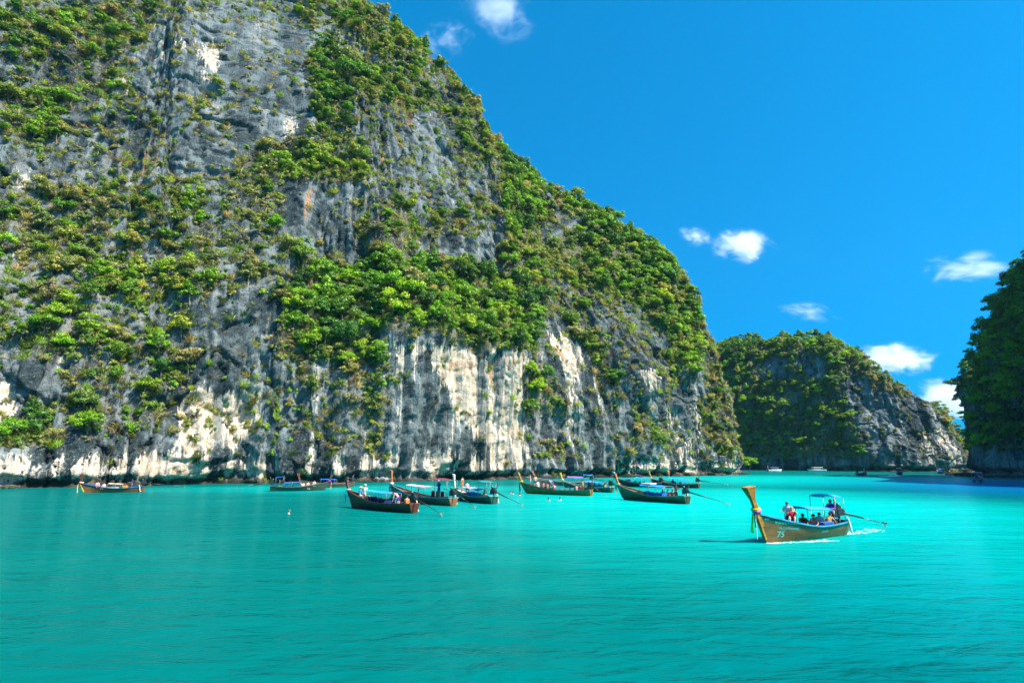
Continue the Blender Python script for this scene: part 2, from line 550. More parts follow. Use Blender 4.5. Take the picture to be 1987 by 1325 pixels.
# ---- planting and bare rock, by where the photograph shows them (x, y of the photograph)
VEG = [  # polygon, density, kind
    ([(0,0),(300,0),(300,130),(215,215),(120,300),(0,330)], .60, 'm'),
    ([(285,75),(420,20),(560,20),(640,90),(620,280),(540,290),(400,330),(270,310),(230,330),(270,240),(240,170)], .07, 'o'),
    ([(300,190),(480,170),(500,210),(430,260),(310,250)], .30, 'o'),
    ([(150,180),(300,210),(330,330),(200,380),(100,320)], .28, 'o'),
    ([(0,300),(90,300),(110,370),(0,380)], .22, 'o'),
    ([(0,385),(240,350),(430,420),(400,560),(360,740),(110,700),(0,680)], .62, 'm'),
    ([(240,540),(350,560),(360,690),(290,700),(240,620)], .55, 'y'),
    ([(430,330),(560,290),(560,350),(460,390)], .7, 'g'),
    ([(530,300),(640,285),(705,300),(712,352),(560,345)], .95, 'y'),
    ([(560,350),(705,350),(715,470),(560,480)], .10, 'o'),
    ([(400,390),(560,350),(560,480),(620,520),(520,600),(410,540)], .50, 'o'),
    ([(615,80),(700,90),(690,200),(680,290),(605,270)], .75, 'd'),
    ([(690,130),(830,130),(852,200),(760,262),(700,180)], .78, 'g'),
    ([(560,0),(745,0),(860,85),(965,240),(925,225),(835,125),(705,65),(600,50)], .72, 'm'),
    ([(700,190),(960,260),(985,440),(720,440)], .20, 'o'),
    ([(860,200),(940,260),(950,330),(890,330)], .6, 'g'),
    ([(700,380),(960,420),(880,480),(840,530),(700,520)], .60, 'm'),
    ([(840,455),(990,440),(1000,545),(880,560)], .06, 'o'),
    ([(965,290),(1055,325),(1075,400),(1050,450),(985,480),(968,350)], .95, 'd'),
    ([(1060,330),(1088,380),(1135,500),(1090,510),(1060,420)], .10, 'o'),
    ([(960,455),(1130,490),(1150,610),(1060,625),(980,560)], .65, 'm'),
    ([(545,560),(720,508),(900,520),(1050,570),(1060,685),(1000,690),(880,660),(760,645),(740,770),(660,700),(560,690)], 1.0, 'f'),
    ([(500,620),(560,690),(560,770),(500,720)], .4, 'o'),
    ([(660,690),(745,690),(790,870),(735,900),(680,800)], .68, 'm'),
    ([(540,690),(660,700),(680,800),(600,850),(540,800)], .38, 'o'),
    ([(750,645),(1012,685),(1018,925),(835,925),(750,870)], .03, 'o'),
    ([(365,600),(500,560),(540,700),(530,940),(340,940),(360,720)], .13, 'o'),
    ([(470,760),(530,760),(520,880),(480,860)], .5, 'o'),
    ([(0,690),(110,705),(110,800),(0,800)], .08, 'o'),
    ([(110,705),(350,670),(340,790),(310,850),(200,855),(110,800)], .55, 'm'),
    ([(0,800),(90,812),(80,885),(0,885)], .85, 'g'),
    ([(-50,860),(530,860),(530,960),(-50,960)], .05, 'o'),
    ([(1040,620),(1150,640),(1195,920),(1020,920),(1030,700)], .08, 'o'),
    ([(1015,720),(1095,740),(1090,815),(1015,805)], .85, 'g'),
    ([(1030,868),(1115,858),(1110,908),(1030,908)], .7, 'o'),
    ([(1095,600),(1180,640),(1225,760),(1245,830),(1185,800),(1140,700)], .72, 'm'),
    ([(1090,375),(1330,510),(1372,640),(1335,750),(1290,690),(1235,600),(1150,560),(1130,470)], .95, 'h'),
    ([(1195,590),(1240,600),(1310,690),(1300,720),(1200,690)], .22, 'o'),
    ([(1200,700),(1300,740),(1375,770),(1420,890),(1400,930),(1200,930)], .10, 'o'),
    ([(1225,790),(1290,800),(1290,870),(1220,870)], .4, 'o'),
    ([(1370,760),(1415,785),(1440,890),(1385,860)], .9, 'g'),
    ([(1340,560),(1375,600),(1440,900),(1425,880),(1385,740)], .35, 'o'),
    ([(530,900),(1450,885),(1460,940),(520,950)], .03, 'o'),
    ([(1045,895),(1120,890),(1120,915),(1045,915)], .2, 'o'),
]
def veg_main(px, py, Z, S):
    d = np.full(px.shape, .33)
    for poly, v, k in VEG:
        d[inside(poly, px, py)] = v
    d[(py < -40) | (px < -60)] = .6
    return np.clip(d + 0.22 * fbm(S / 7, Z / 7, S * 0 + 11, 77, 3), 0, 1) * smooth(3.0, 6.0, Z)
def kind_main(px, py):
    k = np.full(px.shape, 'o')
    for poly, v, kk in VEG:
        k[inside(poly, px, py)] = kk
    k[(py < -40) | (px < -60)] = 'm'
    return k
PALE = [
    ([(825,665),(905,680),(1012,685),(1018,925),(960,920),(945,870),(905,830),(880,760),(830,720)], .78),
    ([(750,650),(825,660),(800,720),(770,760),(750,740)], .55),
    ([(362,762),(500,770),(495,800),(470,868),(345,872)], .95),
    ([(-20,880),(520,885),(520,935),(-20,940)], .62),
    ([(-20,740),(30,740),(20,810),(-20,830)], .8),
    ([(530,880),(760,880),(840,890),(840,935),(530,940)], .46),
    ([(830,885),(1020,890),(1020,930),(830,935)], .60),
    ([(1075,655),(1140,660),(1138,725),(1095,720)], .72),
    ([(1290,790),(1410,800),(1420,880),(1300,880)], .45),
    ([(1230,720),(1275,725),(1270,748),(1235,745)], .7),
    ([(1200,895),(1445,890),(1450,925),(1200,930)], .55),
    ([(393,72),(422,76),(418,136),(396,130)], 1.0),
    ([(311,88),(326,90),(322,124),(313,122)], 1.0),
    ([(350,80),(360,80),(358,115),(350,112)], 1.0),
    ([(478,130),(488,130),(484,168),(478,168)], 1.0),
    ([(568,235),(582,235),(580,290),(570,290)], 1.0),
    ([(222,150),(250,155),(232,195),(222,190)], 1.0),
    ([(380,140),(410,145),(395,165),(380,160)], 1.0),
    ([(540,740),(660,720),(670,800),(560,820)], .30),
    ([(-20,330),(80,340),(60,380),(-20,385)], .35),
    ([(640,10),(740,70),(700,110),(620,60)], .3),
]
OCH = [
    ([(770,195),(815,195),(810,240),(780,240)], .75), ([(585,375),(600,375),(600,415),(588,412)], .8),
    ([(475,618),(495,618),(492,655),(478,650)], .9), ([(600,478),(622,478),(618,505),(602,500)], .6),
    ([(740,295),(755,295),(752,318),(742,316)], .75), ([(700,220),(730,215),(725,250),(705,250)], .5),
    ([(200,270),(300,280),(330,330),(240,345),(190,310)], .38), ([(60,360),(140,375),(120,405),(50,400)], .5),
    ([(1078,665),(1095,665),(1100,700),(1082,700)], .7), ([(860,680),(1000,690),(985,745),(870,730)], .40),
    ([(335,275),(360,280),(355,320),(340,320)], .7), ([(100,75),(170,85),(170,105),(100,100)], .5),
    ([(560,350),(610,350),(600,470),(565,460)], .42), ([(1030,800),(1060,800),(1055,870),(1035,870)], .45),
    ([(750,700),(775,700),(770,745),(752,742)], .55), ([(1135,830),(1150,830),(1150,860),(1138,860)], .5),
    ([(880,165),(905,165),(905,185),(885,185)], .6), ([(1290,850),(1390,860),(1380,890),(1300,885)], .35),
]
def pale_main(pw, qw, Z, S, px, py):
    p, o = np.full(px.shape, 0.10), np.zeros(px.shape)
    p[inside([(285,75),(420,20),(640,60),(620,280),(270,310),(240,170)], px, py)] = 0.17
    p[inside([(520,700),(1210,640),(1440,760),(1440,930),(520,940)], px, py)] = 0.24
    jx, jy = px + (pw - px) * 0.25, py + (qw - py) * 0.5
    for poly, v in PALE:
        p[inside(poly, jx, jy)] = v
    for poly, v in OCH:
        o[inside(poly, jx, jy)] = v
    p = gsmooth(gsmooth(p, 3.5).T, 2.5).T
    o = gsmooth(gsmooth(o, 4.0).T, 2.5).T
    return p, o
def flute_main(px, py, Z):
    f = np.full(px.shape, .45)
    f[inside([(740,630),(1200,600),(1200,940),(740,940)], px, py)] = 1.0
    f[inside([(540,340),(720,340),(720,480),(540,480)], px, py)] = .9
    return f
S_MAIN = np.array([(-2000,-700),(150,-260),(420,-90),(640,-70),(700,-30),(745,8),(800,55),(860,106),(920,178),(958,245),
                   (1000,303),(1050,340),(1072,378),(1087,398),(1098,388),(1140,402),(1200,434),(1270,482),(1325,524),(1350,560),(1368,606),
                   (1386,660),(1404,730),(1424,820),(1446,905),(1470,1300),(3000,1400)], float)
main_ctrl = [
    row((-215, 20),        0, 6, 20, 28, 38, 48, 60, 74, 100),
    row(W(0, 948),         0, 4, 17, 25, 34, 43, 54, 68, 94),
    row(W(150, 945.5),     0, 4, 15, 22, 31, 40, 51, 65, 91),
    row(W(290, 942.8),     0, 2, 11, 18, 26, 36, 48, 62, 88),
    row(W(385, 939.8),     0, 0, 8, 14, 23, 33, 44, 59, 85),
    row(W(520, 937.0),     0, -1, 3, 9, 17, 27, 39, 54, 80),
    row(W(545, 937.8),     0, 1, 7, 12, 19, 27, 39, 54, 80),
    row(W(660, 936.5),     0, 2, 9, 14, 18, 26, 38, 52, 78),
    row(W(750, 935.5),     0, 0, 1, 12, 18, 26, 38, 51, 76),
    row(W(1000, 929.5),    0, -1, -1, 13, 19, 27, 39, 53, 78),
    row(W(1030, 930.0),    0, 3, 7, 14, 20, 28, 40, 55, 80),
    row(W(1120, 927.5),    0, 1, 4, 13, 21, 30, 44, 60, 84),
    row(W(1195, 926.0),    0, 2, 8, 18, 32, 48, 64, 84, 110),
    row(W(1215, 926.5),    0, 0, 4, 15, 31, 48, 64, 84, 110),
    row(W(1320, 923.8),    0, 0, 4, 12, 25, 40, 56, 74, 100),
    row(W(1412, 922.0),    0, 0, 4, 9, 18, 30, 44, 60, 90),
    row(W(1452, 921.2),    0, 0, 4, 8, 15, 26, 38, 52, 80),
    row((84.5, 201),         0, 0, 4, 8, 15, 26, 38, 52, 80),
    row((81, 220),         0, 0, 4, 8, 15, 26, 38, 52, 80),
    row((50, 262),         0, 0, 4, 8, 15, 26, 38, 52, 80),
]
MAIN = build_cliff('cliff', 'tall grey limestone cliff with white streaked walls and planted ledges', main_ctrl, 900, 500,
                   sil=S_MAIN, seed=4, round_m=5, pale_fn=pale_main, veg_fn=veg_main, flute_fn=flute_main)

# ---- far headland
VEG_FAR = [
    ([(1480,690),(1530,690),(1535,752),(1490,742)], .12, 'o'),
    ([(1535,690),(1600,690),(1610,740),(1560,740)], .30, 'o'),
    ([(1640,735),(1720,735),(1790,775),(1850,800),(1885,905),(1690,905),(1650,810)], .22, 'o'),
    ([(1690,800),(1760,830),(1780,880),(1700,880)], .10, 'o'),
    ([(1830,790),(1880,800),(1895,860),(1850,840)], .8, 'm'),
    ([(1640,665),(1700,700),(1880,800),(1860,805),(1760,765),(1650,720)], .85, 'm'),
    ([(1380,890),(1900,890),(1900,930),(1380,930)], .10, 'o'),
]
def veg_far(px, py, Z, S):
    d = np.full(px.shape, .85)
    for poly, v, k in VEG_FAR:
        d[inside(poly, px, py)] = v
    return np.clip(d + 0.2 * fbm(S / 9, Z / 9, S * 0 + 11, 78, 3), 0, 1) * smooth(3.0, 7.0, Z)
def kind_far(px, py):
    k = np.full(px.shape, 'f')
    for poly, v, kk in VEG_FAR:
        k[inside(poly, px, py)] = kk
    return k
def pale_far(pw, qw, Z, S, px, py):
    p = np.full(px.shape, 0.16)
    p[inside([(1760,830),(1850,850),(1880,900),(1780,905)], pw, qw)] = .45
    return p, p * 0.5
S_FAR = np.array([(1000,700),(1300,690),(1392,664),(1440,664),(1500,660),(1580,656),(1640,674),(1700,708),(1760,745),(1820,780),(1868,812),(1888,880),(1900,893),(1960,893),(3000,893)], float)
far_ctrl = [
    row((70, 380),   0, 3, 12, 18, 30, 45, 60, 80, 110),
    row((108, 332),   0, 3, 12, 18, 30, 45, 60, 80, 110),
    row((142, 290),  0, 2, 10, 16, 28, 45, 60, 80, 110),
    row((174, 258),  0, 1, 6, 14, 30, 45, 60, 80, 110),
    row((200, 262),  0, 0, 5, 14, 30, 45, 60, 80, 110),
    row((226, 280),  0, 1, 8, 16, 30, 45, 60, 80, 110),
    row((250, 310),  0, 2, 12, 18, 30, 45, 60, 80, 110),
    row((300, 352),  0, 2, 12, 18, 30, 45, 60, 80, 110),
    row((345, 380),  0, 2, 12, 18, 30, 45, 60, 80, 110),
]
FAR = build_cliff('headland', 'wooded headland with a grey rock face at the mouth of the lagoon', far_ctrl, 420, 230,
                  sil=S_FAR, seed=31, round_m=12, pale_fn=pale_far, veg_fn=veg_far, notch=2.6, back=70)

# ---- cliff that closes the lagoon on its shaded side
VEG_RIGHT = [
    ([(1800,300),(2200,300),(2200,640),(1880,760),(1800,760)], .95, 'f'),
    ([(1915,700),(1965,700),(1970,770),(1915,770)], .8, 'y'),
]
def veg_right(px, py, Z, S):
    d = np.full(px.shape, .42)
    for poly, v, k in VEG_RIGHT:
        d[inside(poly, px, py)] = v
    d[(px > 2100) | (px < 1500)] = .5
    return np.clip(d + 0.2 * fbm(S / 9, Z / 9, S * 0 + 11, 79, 3), 0, 1) * smooth(4.0, 9.0, Z)
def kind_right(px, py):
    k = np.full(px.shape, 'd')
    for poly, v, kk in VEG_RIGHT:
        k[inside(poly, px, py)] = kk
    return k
S_RIGHT = np.array([(0,1000),(1870,1000),(1884,900),(1882,760),(1884,712),(1893,655),(1912,625),(1930,585),(1955,535),(1990,495),(2040,430),(2150,250),(2300,0),(2600,-300),(9000,-2000)], float)
right_ctrl = [
    row((186, 232),  0, 0, 3, 6, 12, 20, 30, 42, 70),
    row((150, 205),  0, 0, 2, 4, 10, 18, 30, 42, 70),
    row((136, 178),  0, 0, -1, 1, 5, 12, 22, 36, 60),
    row((137, 163),  0, 0, -1, 1, 5, 12, 22, 36, 60),
    row((146, 154),  0, 0, -1, 1, 5, 12, 22, 36, 60),
    row((152, 130),  0, 0, 1, 3, 8, 16, 26, 38, 60),
    row((146, 95),   0, 0, 2, 4, 9, 16, 26, 38, 60),
    row((142, 40),   0, 0, 2, 4, 9, 16, 26, 38, 60),
    row((140, -60),  0, 0, 2, 4, 9, 16, 26, 38, 60),
]
RIGHT = build_cliff('shaded_cliff', 'dark wooded cliff in shade closing the lagoon', right_ctrl, 520, 230,
                    sil=S_RIGHT, Hcap=([0, 60, 90, 112, 150, 200, 330], [42, 48, 60, 74, 100, 138, 138]), seed=57, round_m=7,
                    veg_fn=veg_right, notch=2.4, back=60)
# ================================================================== TREES AND SHRUBS
rng = np.random.default_rng(11)
def leaf_cloud(r, lobes, n, size, up_bias=0.35, droop=0.0):
    """leaf-clump faces over a set of lobes; returns verts, quads, normals, shade"""
    V, N, SH = [], [], []
    wts = np.array([l[3] * l[4] for l in lobes])
    cnt = np.maximum((n * wts / wts.sum()).astype(int), 6)
    for (cx, cy, cz, rx, rz), k in zip(lobes, cnt):
        d = r.normal(size=(k, 3))
        d /= np.linalg.norm(d, axis=1)[:, None]
        d[:, 2] = np.where(d[:, 2] < -0.45, -d[:, 2], d[:, 2])          # few leaves under a lobe
        rad = r.uniform(0.42, 1.25, k)[:, None]
        c = np.array([cx, cy, cz]) + d * rad * np.array([rx, rx, rz])
        nm = d * 0.9 + r.normal(size=(k, 3)) * 0.55 + np.array([0, 0, up_bias])
        nm /= np.linalg.norm(nm, axis=1)[:, None]
        t = np.cross(nm, r.normal(size=(k, 3)))
        t /= np.linalg.norm(t, axis=1)[:, None] + 1e-9
        b = np.cross(nm, t)
        L = size * r.uniform(0.6, 1.35, k)[:, None]
        Wd = L * r.uniform(0.38, 0.62, k)[:, None]
        q = np.stack([c - t * L, c - b * Wd, c + t * L - nm * L * 0.25, c + b * Wd + nm * Wd * 0.15], 1)
        V.append(q)
        dd = d * np.array([1 / rx, 1 / rx, 1 / rz])
        dd /= np.linalg.norm(dd, axis=1)[:, None]
        nn = dd * 0.55 + nm * 0.6
        nn /= np.linalg.norm(nn, axis=1)[:, None]
        N.append(np.repeat(nn[:, None], 4, 1))
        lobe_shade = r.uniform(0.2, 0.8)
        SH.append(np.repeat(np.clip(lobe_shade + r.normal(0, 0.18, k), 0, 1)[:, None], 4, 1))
    V = np.concatenate(V).reshape(-1, 3)
    N = np.concatenate(N).reshape(-1, 3)
    SH = np.concatenate(SH).ravel()
    return V, np.arange(len(V)).reshape(-1, 4), N, SH
def leaf_mesh(name, data, mat):
    V, Q, N, SH = data
    me = new_mesh(name, V, Q, [mat], True)
    float_attr(me, 'shade', SH)
    me.normals_split_custom_set_from_vertices(N.astype(np.float32))
    return me
def lobes_round(r, R, H, n, z0):
    L = [(0, 0, z0 + H * 0.45, R * 0.50, H * 0.38)]
    for i in range(n):
        a = r.uniform(0, 2 * math.pi)
        q = r.uniform(0.25, 0.95) * R
        z = z0 + H * r.uniform(0.1, 0.95) * (1 - 0.35 * q / R)
        rr = R * r.uniform(0.16, 0.38)
        L.append((q * math.cos(a), q * math.sin(a), z, rr, rr * r.uniform(0.55, 0.9)))
    return L
def tube(path, radii, n=6):
    path = np.asarray(path, float)
    V, Fc = [], []
    for i, p in enumerate(path):
        t = path[min(i + 1, len(path) - 1)] - path[max(i - 1, 0)]
        t /= np.linalg.norm(t) + 1e-9
        a = np.cross(t, [0.31, 0.95, 0.07] if abs(t[1]) < 0.9 else [1, 0, 0])
        a /= np.linalg.norm(a) + 1e-9
        b = np.cross(t, a)
        for k in range(n):
            an = 2 * math.pi * k / n
            V.append(p + radii[i] * (math.cos(an) * a + math.sin(an) * b))
    for i in range(len(path) - 1):
        for k in range(n):
            Fc.append((i * n + k, i * n + (k + 1) % n, (i + 1) * n + (k + 1) % n, (i + 1) * n + k))
    Fc.append(tuple(range(n))[::-1])
    Fc.append(tuple((len(path) - 1) * n + k for k in range(n)))
    return V, Fc
def join(parts):
    V, Fc = [], []
    for v, f in parts:
        k = len(V)
        V.extend([tuple(map(float, p)) for p in v])
        Fc.extend([tuple(i + k for i in q) for q in f])
    return V, Fc
def trunk_mesh(name, r, lobes, h, rad):
    bend = r.normal(0, 0.12, 2) * h
    top = np.array([bend[0], bend[1], h])
    mid = np.array([bend[0] * 0.3, bend[1] * 0.3 , h * 0.5])
    parts = [tube([(0, 0, -1.2), (0, 0, 0), mid, top], [rad * 1.3, rad, rad * 0.75, rad * 0.4])]
    for l in lobes[1:6]:
        e = np.array(l[:3])
        s0 = mid + (top - mid) * r.uniform(0.0, 0.8)
        parts.append(tube([s0, (s0 + e) / 2 + np.array([0, 0, 0.1 * h]), e], [rad * 0.5, rad * 0.33, rad * 0.12], 5))
    V, Fc = join(parts)
    return new_mesh(name, V, Fc, [M_BARK], True)
# unit trees: crown radius about 1, drawn at the size of the place
TREES = []
for i in range(9):
    r = np.random.default_rng(100 + i)
    if i < 4:      # round, lumpy
        lob = lobes_round(r, 1.0, 1.35, 16, 0.55)
    elif i < 6:    # flat, spreading
        lob = lobes_round(r, 1.1, 0.75, 17, 0.95)
    elif i < 8:    # tall
        lob = lobes_round(r, 0.75, 1.9, 17, 0.6)
    else:          # loose
        lob = lobes_round(r, 1.15, 1.3, 13, 0.5)[1:]
    cl = leaf_cloud(r, lob, 1900, 0.078)
    TREES.append((leaf_mesh('crown', cl, M_LEAF_OBJ), leaf_mesh('crown_cover', cl, M_LEAF_INS), trunk_mesh('trunk', r, lob, 0.9, 0.055)))
SHRUBS = []
for i in range(6):
    r = np.random.default_rng(300 + i)
    lob = lobes_round(r, 1.0, 0.95 + 0.3 * (i % 3), 7, 0.0)
    if i >= 4:
        lob = lob[1:]
    SHRUBS.append(leaf_mesh('shrub', leaf_cloud(r, lob, 620, 0.105), M_LEAF_INS))
def tuft(seed, n, spread, lean, w):
    r = np.random.default_rng(seed)
    a = r.uniform(0, 2 * math.pi, n)
    q = r.uniform(0, 0.45, n)
    base = np.stack([q * np.cos(a), q * np.sin(a), np.full(n, -0.1)], 1)
    out = np.stack([np.cos(a) * spread, np.sin(a) * spread, np.ones(n) * lean], 1) + r.normal(0, 0.3, (n, 3))
    L = r.uniform(0.5, 1.1, n)[:, None]
    tip = base + out * L
    midp = base + out * L * 0.55 + np.array([0, 0, 0.12])
    side = np.cross(out, r.normal(size=(n, 3)))
    side /= np.linalg.norm(side, axis=1)[:, None]
    side *= w * r.uniform(0.6, 1.4, n)[:, None]
    V = np.stack([base - side, midp - side * 0.8, tip, midp + side * 0.8], 1).reshape(-1, 3)
    N = np.repeat((out / np.linalg.norm(out, axis=1)[:, None])[:, None], 4, 1).reshape(-1, 3) + np.array([0, -0.2, 0.4])
    N /= np.linalg.norm(N, axis=1)[:, None]
    return V, np.arange(4 * n).reshape(-1, 4), N, np.repeat(r.uniform(0, 1, n), 4)
TUFTS = [leaf_mesh('tuft', tuft(500, 150, 0.7, 0.8, 0.035), M_LEAF_INS), leaf_mesh('tuft', tuft(501, 170, 0.5, 1.0, 0.03), M_LEAF_INS),
         leaf_mesh('twigs', tuft(502, 90, 0.9, 0.6, 0.018), M_LEAF_INS), leaf_mesh('hanging', tuft(503, 160, 0.7, -0.5, 0.04), M_LEAF_INS)]

GREENS = {   # leaf colours, linear
    'g': [(.105, .190, .006), (.080, .155, .007), (.140, .225, .006), (.060, .125, .010)],
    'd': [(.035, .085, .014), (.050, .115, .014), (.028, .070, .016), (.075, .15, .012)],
    'y': [(.19, .23, .018), (.16, .22, .014), (.20, .20, .035), (.14, .21, .012)],
    'o': [(.14, .155, .035), (.175, .17, .05), (.11, .14, .025), (.20, .175, .07), (.10, .155, .015)],
    'b': [(.20, .155, .085), (.235, .19, .115), (.15, .125, .075)],
    'w': [(.20, .19, .165), (.26, .24, .21)],
}
MIX = {      # what grows in each kind of place: probabilities of leaf families
    'g': [('g', .58), ('d', .20), ('y', .08), ('o', .14)],
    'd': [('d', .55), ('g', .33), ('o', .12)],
    'f': [('g', .56), ('d', .26), ('y', .05), ('o', .13)],
    'h': [('g', .66), ('y', .10), ('d', .12), ('o', .12)],
    'm': [('g', .36), ('d', .08), ('o', .38), ('y', .10), ('b', .08)],
    'o': [('o', .62), ('b', .16), ('g', .14), ('y', .08)],
    'y': [('y', .72), ('o', .20), ('g', .08)],
}
def pick_colour(r, kind):
    fam, p = zip(*MIX[kind])
    f = r.choice(fam, p=np.array(p) / sum(p))
    c = np.array(GREENS[f][r.integers(len(GREENS[f]))]) * r.uniform(0.85, 1.25) * np.array([1.52, 1.72, 1.25])
    return f, c * np.array([r.uniform(0.85, 1.2), 1, r.uniform(0.8, 1.2)])

trees, cover = [], []        # tree: dict ; cover: (pos, rot, scale, tint, index)
def grow(cl, kind_fn, n_tree, n_shrub, n_tuft, tree_size, r, where, frame_only=True):
    P, nv = cl.P, cl.nv
    # area of each cell, so that plants stand evenly over the face
    du = np.linalg.norm(np.diff(P, axis=1), axis=2)[:-1]
    dv = np.linalg.norm(np.diff(P, axis=0), axis=2)[:, :-1]
    vis = np.ones(du.shape)
    px, py, zc = project(P[:-1, :-1])
    inview = (px > -160) & (px < 2150) & (py > -200) & (py < 960) & (P[:-1, :-1, 1] > 5)
    up = np.clip(cl.nrm[:-1, :-1, 2], 0, 1)
    base = np.clip(du, 0, 3) * np.clip(dv, 0, 3) * inview
    veg = cl.veg[:-1, :-1]
    KIND = kind_fn(px, py)
    def sample(n, w):
        w = w.ravel()
        i = r.choice(w.size, size=n, p=w / w.sum())
        return np.unravel_index(i, du.shape)
    def spot(j, i):
        p = P[j, i].copy()
        nn = cl.nrm[j, i]
        return p, nn
    # trees keep their distance from one another
    J, I = sample(n_tree * 6, base * np.clip(veg - 0.35, 0, 1) ** 1.2 * (0.25 + up))
    taken = {}
    kept = 0
    for j, i in zip(J, I):
        if kept >= n_tree:
            break
        p, nn = spot(j, i)
        k = KIND[j, i]
        sz = tree_size * r.uniform(0.55, 1.25) * (1.15 if k in 'fdh' else 0.9)
        key = tuple(np.floor(p / 3.0).astype(int))
        if any(np.linalg.norm(p - q) < 0.45 * (sz + s2) for dx in (-1, 0, 1) for dy in (-1, 0, 1) for dz in (-1, 0, 1)
               for q, s2 in taken.get((key[0] + dx, key[1] + dy, key[2] + dz), [])):
            continue
        taken.setdefault(key, []).append((p, sz))
        kept += 1
        f, c = pick_colour(r, k)
        vi = int(r.integers(len(TREES)))
        out = np.array([nn[0], nn[1], 0])
        out /= np.linalg.norm(out) + 1e-9
        lean = r.uniform(0.05, 0.38)
        q = Vector((out[0] * lean, out[1] * lean, 1)).to_track_quat('Z', 'Y')
        e = (q @ Euler((0, 0, r.uniform(0, 6.283))).to_quaternion()).to_euler()
        x, y, z = project(p)
        trees.append(dict(p=p + out * 0.1, rot=e, s=sz * np.array([1, 1, r.uniform(.8, 1.15)]), c=c, v=vi, where=where,
                          fam=f, px=float(x), py=float(y), app=F * sz / float(z)))
    J, I = sample(n_shrub, base * np.clip(veg, 0.0, 1) ** 1.25 * (0.4 + up))
    for j, i in zip(J, I):
        p, nn = spot(j, i)
        k = KIND[j, i]
        f, c = pick_colour(r, k if r.random() < .75 else 'o')
        sz = tree_size * r.uniform(0.18, 0.56) * (1.1 if k in 'fdh' else 1)
        d = Vector((nn[0] * .8, nn[1] * .8, 0.75)).normalized()
        e = (d.to_track_quat('Z', 'Y') @ Euler((0, 0, r.uniform(0, 6.283))).to_quaternion()).to_euler()
        cover.append((p - nn * sz * 0.1, tuple(e), (sz, sz, sz * r.uniform(.7, 1.1)), c, len(TREES) + int(r.integers(len(SHRUBS)))))
    J, I = sample(n_tuft, base * np.clip(veg, 0.03, 0.75) * (0.4 + up))
    for j, i in zip(J, I):
        p, nn = spot(j, i)
        k = KIND[j, i]
        t = int(r.choice(4, p=[.3, .25, .3, .15]))
        f, c = pick_colour(r, 'y' if k == 'y' else 'o')
        if t == 2:
            w = GREENS['w'] if r.random() < .6 else GREENS['b']
            c = np.array(w[r.integers(len(w))])
        sz = tree_size * r.uniform(0.22, 0.62) * (1.25 if k == 'y' else 1)
        d = Vector((nn[0] * .7, nn[1] * .7, 0.7)).normalized()
        e = (d.to_track_quat('Z', 'Y') @ Euler((0, 0, r.uniform(0, 6.283))).to_quaternion()).to_euler()
        cover.append((p, tuple(e), (sz, sz, sz), c, len(TREES) + len(SHRUBS) + t))
grow(MAIN, kind_main, 2000, 17000, 21000, 2.5, np.random.default_rng(5), 'cliff')
grow(FAR, kind_far, 1100, 5500, 1500, 2.25, np.random.default_rng(6), 'headland')
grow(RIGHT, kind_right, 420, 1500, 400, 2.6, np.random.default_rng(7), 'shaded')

# ---- the largest in view are trees of their own, the rest one green cover
PLACES = [  # polygon in the photograph, wording
    ([(540,500),(1070,500),(1070,790),(640,790),(540,700)], 'in the forest above the streaked wall'),
    ([(0,-200),(330,-200),(300,340),(0,340)], 'on the slope beside the upper wall'),
    ([(0,340),(470,340),(410,700),(0,700)], 'on the slope above the orange boat'),
    ([(0,700),(360,660),(360,960),(0,960)], 'on low rocks by the orange boat'),
    ([(560,-200),(1090,-200),(1090,300),(560,300)], 'near the ridge of the tall cliff'),
    ([(940,280),(1130,280),(1130,500),(940,500)], 'on the shoulder of the tall cliff'),
    ([(1085,360),(1460,360),(1460,720),(1085,720)], 'on the rounded end of the cliff'),
    ([(1010,600),(1460,600),(1460,960),(1010,960)], 'on the wall behind moored boats'),
]
def place_of(t):
    if t['where'] == 'headland':
        return 'on the shaded side of the headland' if t['px'] < 1660 else 'on the sunlit end of the headland'
    if t['where'] == 'shaded':
        return 'on the dark shaded cliff'
    for poly, w in PLACES:
        if inside(poly, np.array([t['px']]), np.array([t['py']]))[0]:
            return w
    return 'on middle ledges of the tall cliff'
LOOK = {'g': 'fresh green', 'd': 'dark green', 'y': 'yellow green', 'o': 'olive', 'b': 'brown', 'w': 'grey'}
SHAPE = ['round', 'round', 'broad', 'broad', 'flat topped', 'flat topped', 'tall', 'tall', 'loose']
ORD = ['', 'second ', 'third ', 'fourth ', 'fifth ', 'sixth ', 'seventh ', 'eighth ', 'ninth ', 'tenth ', 'eleventh ', 'twelfth ']
seen = [t for t in trees if -20 < t['px'] < 2005 and -15 < t['py'] < 940]
seen.sort(key=lambda t: -t['app'])
single = seen[:290]
ids = set(id(t) for t in single)
big = single[len(single) // 3]['app']
by_label = {}
for t in single:
    t['lab'] = '%s%s %s tree %s' % ('large ' if t['app'] > big else '', SHAPE[t['v']], LOOK[t['fam']], place_of(t))
    by_label.setdefault(t['lab'], []).append(t)
for lab, ts in by_label.items():
    ts.sort(key=lambda t: t['px'])
    for k, t in enumerate(ts):
        half = (len(ts) + 1) // 2
        if len(ts) == 1:
            w = ''
        elif k < half:
            w = ', %s' % ('leftmost' if k == 0 else ORD[k] + 'from left')
        else:
            q = len(ts) - 1 - k
            w = ', %s' % ('rightmost' if q == 0 else ORD[q] + 'from right')
        root = bpy.data.objects.new('tree', None)
        COL.objects.link(root)
        root.location = t['p']
        root.rotation_euler = t['rot']
        root.scale = t['s']
        tag(root, lab + w, 'tree', lab.split(' tree ')[1].join(['trees ', '']))
        cm, _, tm = TREES[t['v']]
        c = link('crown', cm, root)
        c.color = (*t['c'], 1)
        link('trunk', tm, root)
